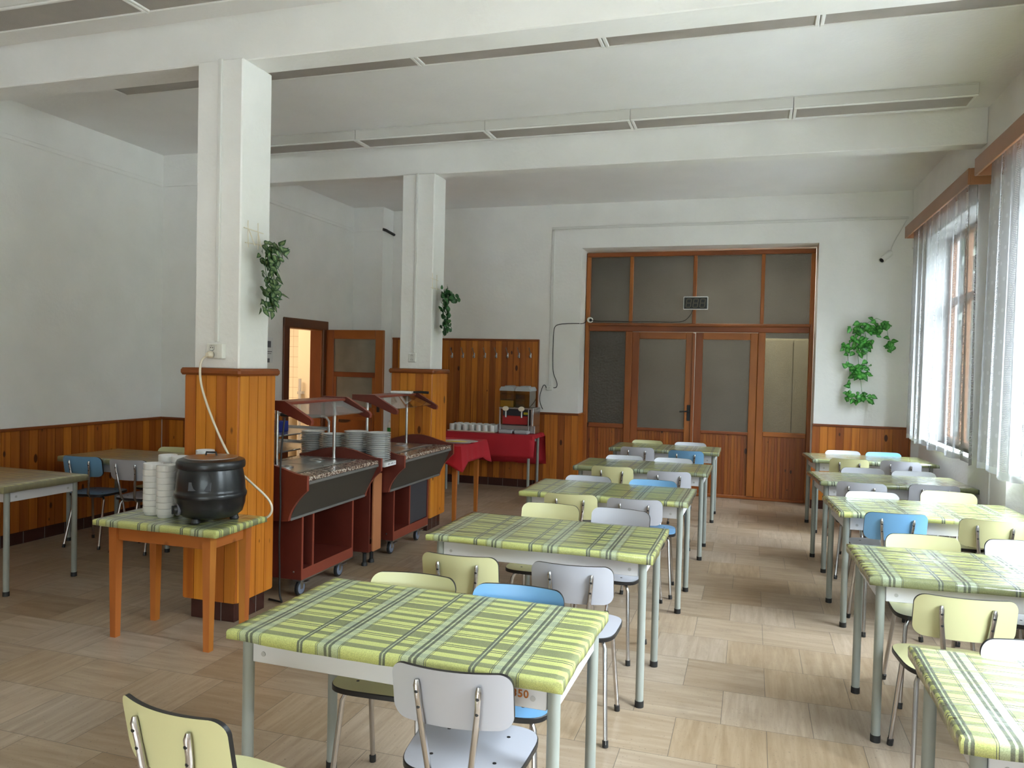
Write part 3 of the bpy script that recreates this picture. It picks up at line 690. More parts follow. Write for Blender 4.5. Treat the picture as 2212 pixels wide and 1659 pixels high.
def make_cloth(L, D, top, drop, ou, ov, mat, label, group, loc, rz, seed, sag=.006):
    rnd = random.Random(seed); b = MB(); e = .006; nx, ny = 44, 26
    xs = [-L / 2 - e + (L + 2 * e) * i / nx for i in range(nx + 1)]; ys = [-D / 2 - e + (D + 2 * e) * i / ny for i in range(ny + 1)]
    ph = [rnd.uniform(0, 6.28) for _ in range(6)]
    def zt(x, y): return top + .0008 * math.sin(9 * x + ph[0]) * math.sin(11 * y + ph[1])
    r = .006
    base = len(b.v)
    for j, y in enumerate(ys):
        for i, x in enumerate(xs):
            ed = (i in (0, nx)) or (j in (0, ny)); b.v.append((x, y, zt(x, y) - (r * .55 if ed else 0)))
    idx = lambda i, j: base + j * (nx + 1) + i
    for j in range(ny):
        for i in range(nx):
            q = ((i, j), (i + 1, j), (i + 1, j + 1), (i, j + 1))
            b.face([idx(*p) for p in q], 0, [(xs[p[0]] + ou, ys[p[1]] + ov) for p in q])
    ring = [(i, 0) for i in range(nx)] + [(nx, j) for j in range(ny)] + [(i, ny) for i in range(nx, 0, -1)] + [(0, j) for j in range(ny, 0, -1)]
    prev = None; rows = []
    acc = 0.0; arc = [0.0]
    for k in range(len(ring)):
        i, j = ring[k]; i2, j2 = ring[(k + 1) % len(ring)]; acc += math.hypot(xs[i2] - xs[i], ys[j2] - ys[j]); arc.append(acc)
    row1, row2 = [], []
    for k, (i, j) in enumerate(ring):
        x, y = xs[i], ys[j]; ox = -1 if i == 0 else (1 if i == nx else 0); oy = -1 if j == 0 else (1 if j == ny else 0)
        s = .0025 + .0018 * math.sin(arc[k] * 21 + ph[2]) + .0012 * math.sin(arc[k] * 47 + ph[3])
        b.v.append((x + ox * .003, y + oy * .003, top - r * 1.6)); row1.append(len(b.v) - 1)
        dz = drop + sag * (.5 * math.sin(arc[k] * 4.3 + ph[4]) + .5 * math.sin(arc[k] * 9.1 + ph[5]))
        b.v.append((x + ox * s, y + oy * s, top - dz)); row2.append(len(b.v) - 1)
    n = len(ring)
    for k in range(n):
        k2 = (k + 1) % n; a, c = ring[k], ring[k2]
        p = lambda q: (xs[q[0]] + ou, ys[q[1]] + ov)
        # hem keeps the stripe of the edge it folds over
        for A, B in ((None, row1), (row1, row2)):
            va = [idx(*a), idx(*c)] if A is None else [A[k], A[k2]]
            b.face((va[0], B[k], B[k2], va[1]), 0, [p(a), p(a), p(c), p(c)])
    o = b.build('tablecloth', mat, loc=loc, rot=(0, 0, rz), smooth=60)
    sm = o.modifiers.new('thickness', 'SOLIDIFY'); sm.thickness = .0012; sm.offset = 1
    tag(o, label, 'tablecloth', group); return o
T_LEFT = [(-.998, 2.325, -1), (-.953, 3.80, -.6), (-.909, 5.25, -1), (-.868, 6.70, -.5), (-.85, 8.31, 0)]
T_RIGHT = [(1.053, 2.335, 0), (1.045, 3.83, 2), (1.068, 5.385, 4), (1.06, 6.72, 5), (1.115, 8.28, 5)]
T_SIDE = [(-5.04, 3.99, -1, 0), (-4.93, 5.28, 0, 0)]
rank = ['nearest', 'second nearest', 'middle', 'second farthest', 'farthest']
tb = make_table(); remember(tb); first = True; NUM = None
def table_at(x, y, deg, lab, grp):
    global first
    o = tb if first else copy_tree(tb); first = False
    return place(o, (x, y, 0), R(deg), lab, 'table', grp)
C1 = {}
for i, (x, y, a) in enumerate(T_LEFT):
    t = table_at(x, y, a, 'grey legged canteen table with plaid cloth left of the aisle, %s of five' % rank[i], 'tables left of the aisle'); C1[i] = t
    make_cloth(TL * (.968 if i == 0 else 1), TD, TH, .034, -.55 + (.557, .30, .42, .10, .35)[i] - .278 * 0, .31 + .105 + (0, .06, .11, .02, .09)[i], M['oil_matte' if i < 1 else 'oil_gloss'],
               'green plaid oilcloth on the %s table left of the aisle' % rank[i], 'plaid cloths left of the aisle', (x, y, 0), R(a), 10 + i, (.004, .009, .006, .006, .005)[i])
for i, (x, y, a) in enumerate(T_RIGHT):
    table_at(x, y, a, 'grey legged canteen table with shiny cloth by the windows, %s of five' % rank[i], 'tables by the windows')
    make_cloth(TL, TD, TH, .034, .55 + (.0, .03, .0, .02, .1)[i], .31 + (.10, .02, .07, .12, .05)[i], M['oil_sheen'],
               'shiny green plaid oilcloth on the %s table by the windows' % rank[i], 'plaid cloths by the windows', (x, y, 0), R(a), 30 + i, .004)
side_txt = ['bare-chaired table at the left edge of the photo', 'table in the left corner behind the column']
for i, (x, y, a, _) in enumerate(T_SIDE):
    table_at(x, y, a, ('grey legged canteen table cut by the left edge of the photo', 'grey legged canteen table against the left wall behind the column')[i], 'tables by the left wall')
    make_cloth(TL, TD, TH, .045, .2 * i, .1 + .1 * i, M['oil_faded'], ('faded brownish plaid cloth on the table at the left photo edge', 'faded brownish plaid cloth on the table in the left corner')[i], 'faded cloths by the left wall', (x, y, 0), R(a), 50 + i, .004)
# stamped inventory numbers on two aprons
def stamp(txt, parent, x, z, size, y):
    cu = bpy.data.curves.new('inventory_number', 'FONT'); cu.body = txt; cu.size = size; cu.extrude = .0004; cu.offset = .0008; cu.space_character = 1.15
    tmp = bpy.data.objects.new('tmp', cu); COL.objects.link(tmp); dg = bpy.context.evaluated_depsgraph_get()
    me = bpy.data.meshes.new_from_object(tmp.evaluated_get(dg)); bpy.data.objects.remove(tmp)
    me.materials.clear(); me.materials.append(M['rust'])
    o = bpy.data.objects.new('inventory_number', me); COL.objects.link(o); o.parent = parent; o.location = (x, y, z); o.rotation_euler = (R(90), 0, 0); return o
iyf = -(TD / 2 - .055) - .0078
stamp('0350', C1[0], .366, .634, .03, iyf)

# ------------------------------------------------------------------ chairs
def make_chair(kind):
    mt = M[kind]; t = thing('dining_chair', '', 'chair')
    # seat: rounded square, a little wider in front; bolts let into the top
    b = MB(); out = []; n = 48
    for k in range(n):
        a = 2 * math.pi * k / n; c, s = math.cos(a), math.sin(a); pw = 2 / 4.2
        x = math.copysign(abs(c) ** pw, c); y = math.copysign(abs(s) ** pw, s)
        wd = .182 + .012 * y; out.append((x * wd, -.002 + y * .170))
    zt, zb = .438, .420; base = len(b.v)
    b.v += [(x * .985, y * .985 + .0002, zt) for x, y in out] + [(x, y, zt - .003) for x, y in out] + [(x, y, zb) for x, y in out]
    b.face([base + k for k in range(n)], 0)
    for k in range(n):
        k2 = (k + 1) % n
        b.face((base + n + k, base + n + k2, base + k2, base + k), 1); b.face((base + 2 * n + k, base + 2 * n + k2, base + n + k2, base + n + k), 1)
    b.face([base + 2 * n + k for k in range(n)][::-1], 1)
    for x in (-.095, .095):
        for y in (-.075, .085): b.lathe([(0, .0012), (.0058, .001), (.0062, -.001)], (x, y, zt), 10, 1)
    b.build('seat', [mt, M['edge']], t)
    # backrest: curved and tilted panel with rounded corners
    b = MB(); W, H, r, th = .345, .165, .04, .013; nc = 28; g = []
    xs = [-(W / 2 - r) - r * math.cos(R(a)) for a in range(0, 90, 11)] + [-(W / 2 - r) + (W - 2 * r) * k / 14 for k in range(15)]
    xs += [-q for q in xs[:9]][::-1]; nc = len(xs) - 1
    for x in xs:
        q = abs(x) - (W / 2 - r)
        hz = H / 2 if q <= 0 else H / 2 - r + math.sqrt(max(0, r * r - q * q)); hz = max(hz, H / 2 - r + .001)
        g.append((x, hz))
    def P(x, z, side):
        y = -.212 + .040 * (x / .178) ** 2 - math.tan(R(11)) * z
        return (x, y + (th / 2 if side else -th / 2), .667 + z)
    rowsz = [-1, -.6, -.2, .2, .6, 1]; G = {}
    for sd in (0, 1):
        for i, (x, hz) in enumerate(g):
            for j, w_ in enumerate(rowsz): b.v.append(P(x, hz * w_, sd)); G[(sd, i, j)] = len(b.v) - 1
    J = len(rowsz) - 1
    for i in range(nc):
        for j in range(J):
            b.face((G[(0, i, j)], G[(0, i + 1, j)], G[(0, i + 1, j + 1)], G[(0, i, j + 1)]), 0); b.face((G[(1, i, j)], G[(1, i, j + 1)], G[(1, i + 1, j + 1)], G[(1, i + 1, j)]), 0)
        b.face((G[(0, i, J)], G[(0, i + 1, J)], G[(1, i + 1, J)], G[(1, i, J)]), 1); b.face((G[(0, i, 0)], G[(1, i, 0)], G[(1, i + 1, 0)], G[(0, i + 1, 0)]), 1)
    for j in range(J):
        b.face((G[(0, 0, j)], G[(0, 0, j + 1)], G[(1, 0, j + 1)], G[(1, 0, j)]), 1); b.face((G[(0, nc, j)], G[(1, nc, j)], G[(1, nc, j + 1)], G[(0, nc, j + 1)]), 1)
    b.build('backrest', [mt, M['edge']], t, smooth=50)
    for s in (-1, 1):
        for fr, pts in ((1, [(.03, .095, .410), (.10, .098, .410), (.128, .104, .402), (.140, .112, .378), (.166, .160, .012)]), (0, [(.03, -.085, .410), (.10, -.09, .410), (.124, -.098, .402), (.135, -.108, .378), (.158, -.195, .012)])):
            b = MB(); b.tube([(s * x, y, z) for x, y, z in pts], .0098, 10); lg = b.build('leg', M['chrome'], t)
            p = Vector((s * pts[-1][0], pts[-1][1], 0)); q = Vector((s * pts[-2][0], pts[-2][1], pts[-2][2])); d = (q - p).normalized()
            b = MB(); b.tube([tuple(p + Vector((0, 0, .001))), tuple(p + d * .028)], .0128, 10); b.build('foot_cap', M['black'], lg)
        b = MB()
        yb = lambda z: -.212 + .040 * (.085 / .178) ** 2 - math.tan(R(11)) * (z - .667) - .0165
        b.tube([(s * .050, .02, .4095), (s * .054, -.12, .4095), (s * .056, -.165, .418), (s * .059, -.192, .450), (s * .078, yb(.60) - .004, .60), (s * .084, yb(.655), .655), (s * .087, yb(.702), .702), (s * .0875, yb(.716) + .004, .716)], [.0095] * 4 + [.0095, .0088, .0095, .006], 10)
        for z in (.640, .685):
            x = s * (.0825 if z < .66 else .086)
            Rm = Matrix.Translation((x, yb(z) - .0075, z)) @ Matrix.Rotation(R(90), 4, 'X')
            b.lathe([(0, .0032), (.0042, .0028), (.0055, .0)], n=9, m=1, mat=Rm)
        b.build('back_support', [M['chrome'], M['black']], t)
    return t
PROTO = {k: make_chair(k) for k in ('yellow', 'grey', 'blue', 'pale')}
for k in PROTO.values(): remember(k)
used = set()
def chair(kind, X, Y, deg, far, label, group):
    """X, Y: middle of the top edge of the backrest"""
    o = PROTO[kind] if kind not in used else copy_tree(PROTO[kind]); used.add(kind)
    a = R(deg + (180 if far else 0)); off = .228
    return place(o, (X - math.sin(a) * off, Y + math.cos(a) * off, 0), a, label, 'chair', group)
GA, GB, GC = 'chairs left of the aisle', 'chairs by the windows', 'chairs by the left wall'
K = 1.065
def nearY(y, e): return min(y * K, e - .06)
CN = {'yellow': 'yellow', 'grey': 'grey', 'blue': 'blue', 'pale': 'pale grey'}
# (kind, x, y of the back at height .8, degrees, far side?, label)
LCH = [('yellow', -1.205, 1.352, -8, 0, 'yellow chair standing alone in the foreground, cut by the lower photo edge', 0),
 ('grey', -.708, 1.782, 3, 0, 'grey chair seen from behind at the nearest table left of the aisle', 0),
 ('yellow', -1.117, 2.505, 3, 1, 'yellow chair on the far left side of the nearest table left of the aisle', 0),
 ('blue', -.742, 2.547, 2, 1, 'blue chair on the far side of the nearest table left of the aisle', 0),
 ('yellow', -1.101, 2.849, 2, 0, 'yellow chair seen from behind at the second table left of the aisle', 1),
 ('grey', -.615, 2.879, 3, 0, 'grey chair seen from behind at the second table left of the aisle', 1),
 ('yellow', -1.038, 4.141, 1, 1, 'yellow chair on the far side of the second table left of the aisle', 1),
 ('grey', -.591, 4.144, -8, 1, 'grey chair turned slightly on the far side of the second table left of the aisle', 1),
 ('yellow', -1.016, 4.476, 4, 0, 'yellow chair seen from behind at the middle table left of the aisle', 2),
 ('grey', -.63, 4.466, 4, 0, 'grey chair seen from behind at the middle table left of the aisle', 2),
 ('grey', -1.055, 5.248, 1, 1, 'grey chair on the far side of the middle table left of the aisle', 2),
 ('blue', -.614, 5.254, 2, 1, 'blue chair on the far side of the middle table left of the aisle', 2),
 ('yellow', -1.004, 5.848, 2, 0, 'yellow chair seen from behind at the fourth table left of the aisle', 3),
 ('grey', -.538, 5.775, 5, 0, 'grey chair seen from behind at the fourth table left of the aisle', 3),
 ('pale', -1.006, 6.517, 2, 1, 'pale grey chair on the far left side of the fourth table left of the aisle', 3),
 ('pale', -.60, 6.504, 3, 1, 'pale grey chair on the far right side of the fourth table left of the aisle', 3),
 ('grey', -1.03, 7.382, 0, 0, 'grey chair seen from behind at the farthest table left of the aisle', 4),
 ('blue', -.563, 7.29, 0, 0, 'blue chair seen from behind at the farthest table left of the aisle', 4),
 ('yellow', -1.022, 8.15, 0, 1, 'yellow chair with its back to the big wooden door, left of the aisle', 4),
 ('pale', -.573, 8.035, 0, 1, 'pale grey chair with its back to the big wooden door, left of the aisle', 4)]
for k, x, y, a, far, lab, ti in LCH:
    tx, ty, ta = T_LEFT[ti]
    Y = y * K
    if far: Y = max(Y, ty + TD / 2 + .08 + .18 * abs(math.sin(R(a - ta))))
    elif x > -1.15 or ti: Y = min(Y, ty - .44)
    X = x * Y / y
    if x > -1.15 or ti: X = max(tx - .268, min(tx + .268, X))
    chair(k, X, Y, a, far, lab, GA)
RCH = [('grey', .82, 2.575, 2, 1, 'lavender grey chair tucked under the far side of the nearest window table', 0),
 ('pale', .88, 1.86, 0, 0, 'pale grey chair whose seat shows under the nearest window table', 0),
 ('yellow', .735, 2.97, 2, 0, 'yellow chair seen from behind at the second table by the windows', 1),
 ('yellow', .794, 4.08, 4, 1, 'yellow chair on the far side of the second table by the windows', 1),
 ('grey', 1.225, 4.13, 3, 1, 'dark grey chair at the right photo edge behind the second window table', 1),
 ('blue', .789, 4.70, 6, 0, 'blue chair seen from behind at the middle table by the windows', 2),
 ('yellow', 1.275, 4.62, -4, 0, 'yellow chair seen from behind at the right photo edge, middle window table', 2),
 ('pale', .698, 5.426, 7, 1, 'pale grey chair on the far left side of the middle window table', 2),
 ('yellow', 1.29, 5.66, -6, 1, 'yellow chair turned slightly on the far side of the middle window table', 2),
 ('grey', .754, 5.82, -8, 0, 'grey chair seen from behind, left of two at the fourth window table', 3),
 ('grey', 1.24, 5.92, 4, 0, 'grey chair mostly hidden behind a yellow one at the fourth window table', 3),
 ('grey', .868, 6.737, 5, 1, 'grey chair on the far left side of the fourth window table', 3),
 ('grey', 1.23, 6.645, 5, 1, 'grey chair on the far right side of the fourth window table', 3),
 ('yellow', .849, 7.475, -1, 0, 'yellow chair seen from behind at the farthest window table', 4),
 ('grey', 1.265, 7.386, -8, 0, 'grey chair seen from behind at the farthest window table', 4),
 ('pale', .868, 8.127, 4, 1, 'pale grey chair with its back to the wainscot below the bright ivy', 4),
 ('blue', 1.231, 8.128, 6, 1, 'blue chair with its back to the wainscot by the far window', 4)]
for k, x, y, a, far, lab, ti in RCH:
    tx, ty, ta = T_RIGHT[ti]; Y = y * K; X = x * K
    ec = (X - tx) * math.tan(R(ta))
    if far: Y = max(Y, ty + TD / 2 + .085 + ec + .18 * abs(math.sin(R(a - ta))))
    else: Y = min(Y, ty - .44 + ec)
    X = max(tx - .262, min(tx + .268, X))
    chair(k, X, Y, a, far, lab, GB)
# by the left wall
chair('blue', -5.115, 4.82, 8, 0, 'blue chair seen from behind at the left corner table', GC)
chair('grey', -4.655, 4.82, 5, 0, 'grey chair seen from behind at the left corner table', GC)
chair('yellow', -4.92, 5.715, 6, 1, 'yellow chair on the far side of the left corner table', GC)

# ------------------------------------------------------------------ small wooden table with soup kettle and bowls
WTZ = .665
wt = thing('wooden_table', 'small orange wooden side table carrying the black soup kettle', 'table', (-3.035, 3.555, 0))
wl, wd = .79, .42
for sx, sy in ((-1, -1), (1, -1), (-1, 1), (1, 1)):
    b = MB(); cx, cy = sx * (wl / 2 - .085), sy * (wd / 2 - .06); a, c = .026, .018
    base = len(b.v)
    for z, q in ((0, c), (WTZ - .03, a)):
        b.v += [(cx - q, cy - q, z), (cx + q, cy - q, z), (cx + q, cy + q, z), (cx - q, cy + q, z)]
    for i in range(4):
        j = (i + 1) % 4; b.face((base + i, base + j, base + 4 + j, base + 4 + i), 0, [(.3 + 10 * (i + sx * 2 + sy), 0), (.31 + 10 * (i + sx * 2 + sy), 0), (.31 + 10 * (i + sx * 2 + sy), .6), (.3 + 10 * (i + sx * 2 + sy), .6)])
    b.face([base + i for i in (3, 2, 1, 0)], 0); b.face([base + i for i in (4, 5, 6, 7)], 0)
    b.build('leg', M['table_wood'], wt, smooth=0)
for s in (-1, 1):
    b = MB(); b.box(-wl / 2 + .11, wl / 2 - .11, s * (wd / 2 - .06) - .011, s * (wd / 2 - .06) + .011, WTZ - .12, WTZ - .03, b=.003); b.build('apron', M['table_wood'], wt)
    b = MB(); b.box(s * (wl / 2 - .085) - .011, s * (wl / 2 - .085) + .011, -wd / 2 + .087, wd / 2 - .087, WTZ - .12, WTZ - .03, b=.003); b.build('apron', M['table_wood'], wt)
b = MB(); b.box(-wl / 2, wl / 2, -wd / 2, wd / 2, WTZ - .03, WTZ - .007, b=.004); b.build('tabletop', M['table_wood'], wt)
make_cloth(wl, wd, WTZ, .036, .1, .16, M['oil_gloss'], 'green plaid oilcloth on the small wooden table under the soup kettle', 'plaid cloths', (-3.035, 3.555, 0), 0, 71, .004)
# kettle
kt = thing('soup_kettle', 'black electric soup kettle on the small wooden table', 'soup kettle', (-2.845, 3.56, WTZ + .0035), R(-8))
ks = .955
b = MB(); b.lathe([(r * ks, z * ks) for r, z in [(0, .022), (.10, .022), (.150, .030), (.177, .052), (.190, .095), (.194, .135), (.198, .140), (.200, .150), (.200, .163), (.196, .171), (.192, .177), (.191, .19), (.188, .23), (.181, .275), (.174, .302), (.187, .308), (.190, .316), (.190, .338), (.183, .352), (.155, .362), (.140, .362), (.135, .345), (.13, .28), (0, .278)]], n=40)
b.build('kettle_body', M['black_gloss'], kt)
for a in (40, 160, 280):
    b = MB(); x, y = .125 * math.cos(R(a)), .125 * math.sin(R(a)); b.lathe([(0, 0), (.022, 0), (.026, .006), (.02, .026), (0, .03)], (x, y, 0), 12); b.build('foot', M['black'], kt)
b = MB(); b.lathe([(0, .358), (.06, .357), (.122, .352), (.140, .350), (.142, .347), (.137, .345), (0, .345)], n=36); b.build('lid', M['steel'], kt)
b = MB(); b.tube([(-.03, -.01, .355), (-.026, -.01, .374), (.026, .01, .374), (.03, .01, .355)], .0055); b.build('lid_handle', M['black'], kt)
kn = Matrix.Translation((-.07, -.172, .088)) @ Matrix.Rotation(R(90), 4, 'X') @ Matrix.Rotation(R(0), 4, 'Z')
kn = Matrix.Rotation(R(-22), 4, 'Z') @ Matrix.Translation((0, -.172, .075)) @ Matrix.Rotation(R(90), 4, 'X')
b = MB(); b.lathe([(.033, .0), (.033, .012), (.031, .014), (.0, .0145)], n=24, mat=kn, m=1); b.lathe([(.024, .014), (.022, .03), (0, .031)], n=20, mat=kn); b.box(-.004, .004, -.023, .023, .03, .036, 0, mat=kn); b.build('dial', [M['black'], M['ink']], kt)
b = MB(); b.box(-.06, .06, -.003, .003, 0, .048, b=.002, mat=Matrix.Rotation(R(28), 4, 'Z') @ Matrix.Translation((0, -.178, .185)) @ Matrix.Rotation(R(-11), 4, 'X')); b.build('rating_plate', M['anthracite'], kt)
# stacks of soup bowls
bowl_prof = [(0, .003), (.034, .003), (.035, 0), (.041, 0), (.0445, .006), (.0465, .0165), (.0505, .0185), (.0518, .024), (.0520, .050), (.0505, .0515), (.0490, .050), (.0485, .022), (.043, .010), (0, .008)]
mb = MB(); mb.lathe([(r, z) for r, z in bowl_prof], n=26); bowl0 = mb.build('soup_bowl', M['bowl']); firstb = True
stacks = [(-3.235, 3.555, 8, 'front left stack'), (-3.115, 3.525, 8, 'front right stack beside the kettle'), (-3.235, 3.672, 9, 'rear left stack'), (-3.125, 3.652, 9, 'rear middle stack'), (-2.95, 3.735, 10, 'stack behind the kettle')]
orn = ['bottom', 'second', 'third', 'fourth', 'fifth', 'sixth', 'seventh', 'eighth', 'ninth', 'tenth', 'eleventh', 'twelfth', 'thirteenth', 'fourteenth', 'fifteenth', 'sixteenth', 'seventeenth']
for sx, sy, n, nm in stacks:
    if nm == 'stack behind the kettle': sx, sy = -3.022, 3.728
    for k in range(n):
        o = bowl0 if firstb else bowl0.copy()
        if not firstb: COL.objects.link(o)
        firstb = False
        where = 'bottom one' if k == 0 else ('top one' if k == n - 1 else '%s from the bottom' % orn[k])
        place(o, (sx + random.uniform(-.001, .001), sy + random.uniform(-.001, .001), WTZ + .0015 + k * .0346), random.random() * 6, 'white soup bowl in the %s, %s' % (nm, where), 'bowl', 'soup bowls on the small table')

def cord(name, label, pts, r, mat, extra=None):
    cu = bpy.data.curves.new(name, 'CURVE'); cu.dimensions = '3D'; sp = cu.splines.new('NURBS'); sp.points.add(len(pts) - 1)
    for q, p in zip(sp.points, pts): q.co = (*p, 1)
    sp.use_endpoint_u = True; sp.order_u = 4; cu.bevel_depth = r; cu.bevel_resolution = 3; cu.resolution_u = 6
    tmp = bpy.data.objects.new('tmp', cu); COL.objects.link(tmp); dg = bpy.context.evaluated_depsgraph_get()
    me = bpy.data.meshes.new_from_object(tmp.evaluated_get(dg)); bpy.data.objects.remove(tmp)
    me.materials.clear(); me.materials.append(mat)
    for p in me.polygons: p.use_smooth = True
    if extra is None:
        o = bpy.data.objects.new(name, me); COL.objects.link(o); return tag(o, label, 'cord')
    root = thing(name, label, 'cord'); o = bpy.data.objects.new('cable', me); COL.objects.link(o); o.parent = root
    return root
def socket(label, x, y, z, w=.088, h=.088, double=True, side=True, mats=None):
    t = thing('wall_socket', label, 'socket', (x, y, z))
    b = MB(); b.box(-w / 2, w / 2, -.022, 0, -h / 2, h / 2, b=.006); b.build('faceplate', M['white'], t)
    b = MB()
    for zz in ((h * .22, -h * .22) if double else (0,)):
        Rm = Matrix.Translation((0, -.0225, zz)) @ Matrix.Rotation(R(90), 4, 'X')
        b.lathe([(.019, .001), (.019, -.0005), (.0, -.0005)], n=18, mat=Rm, m=1); b.lathe([(.0165, .0015), (.0, .0014)], n=18, mat=Rm, m=0)
        for sx in (-.007, .007): b.box(sx - .002, sx + .002, -.0255, -.0235, zz - .003, zz + .003, 2)
        b.box(-.002, .002, -.026, -.0235, zz + .009, zz + .012, 2)
    b.build('outlet', [M['white'], M['duct'], M['black']], t)
    return t
def duct(name, label, segs, w=.022):
    b = MB()
    for (x0, x1, y0, y1, z0, z1) in segs: b.box(x0, x1, y0, y1, z0, z1, b=.003)
    o = b.build(name, M['duct']); return tag(o, label, 'cable duct')
duct('cable_duct', 'white vertical cable duct on the front of the near column', [(-3.024, -3.0, 3.797, 3.815, 1.66, ZS)])
duct('cable_duct', 'white vertical cable duct on the front of the far column', [(-3.014, -2.992, 6.543, 6.56, 1.655, ZS)])
socket('white double socket on the near column above the pine cladding', -3.035, 3.814, 1.605, .086, .09)
b = MB(); b.box(-.018, .018, -.034, 0, -.045, .045, b=.003); tag(b.build('junction_box', M['white'], loc=(-2.972, 3.814, 1.605)), 'small white junction box beside the socket on the near column', 'junction box')
socket('white double socket on the far column above the pine cladding', -3.016, 6.559, 1.607, .08, .088)
kc = cord('kettle_cord', 'cream kettle cord hanging from the near column socket to the table', [(-3.035, 3.772, 1.578), (-3.07, 3.765, 1.575), (-3.085, 3.745, 1.53), (-3.068, 3.735, 1.41), (-3.015, 3.738, 1.275), (-2.95, 3.745, 1.13), (-2.875, 3.75, 1.0), (-2.83, 3.752, .935), (-2.76, 3.752, .88), (-2.69, 3.762, .825), (-2.63, 3.782, .77), (-2.60, 3.79, .715), (-2.615, 3.79, .665), (-2.66, 3.79, .640), (-2.74, 3.788, .632)], .0068, M['cream'], True)
b = MB(); b.lathe([(0, -.034), (.012, -.034), (.021, -.012), (.021, .0), (.0, .0)], n=16, mat=Matrix.Translation((-3.035, 3.783, 1.584)) @ Matrix.Rotation(R(-90), 4, 'X')); b.build('plug', M['cream'], kc)

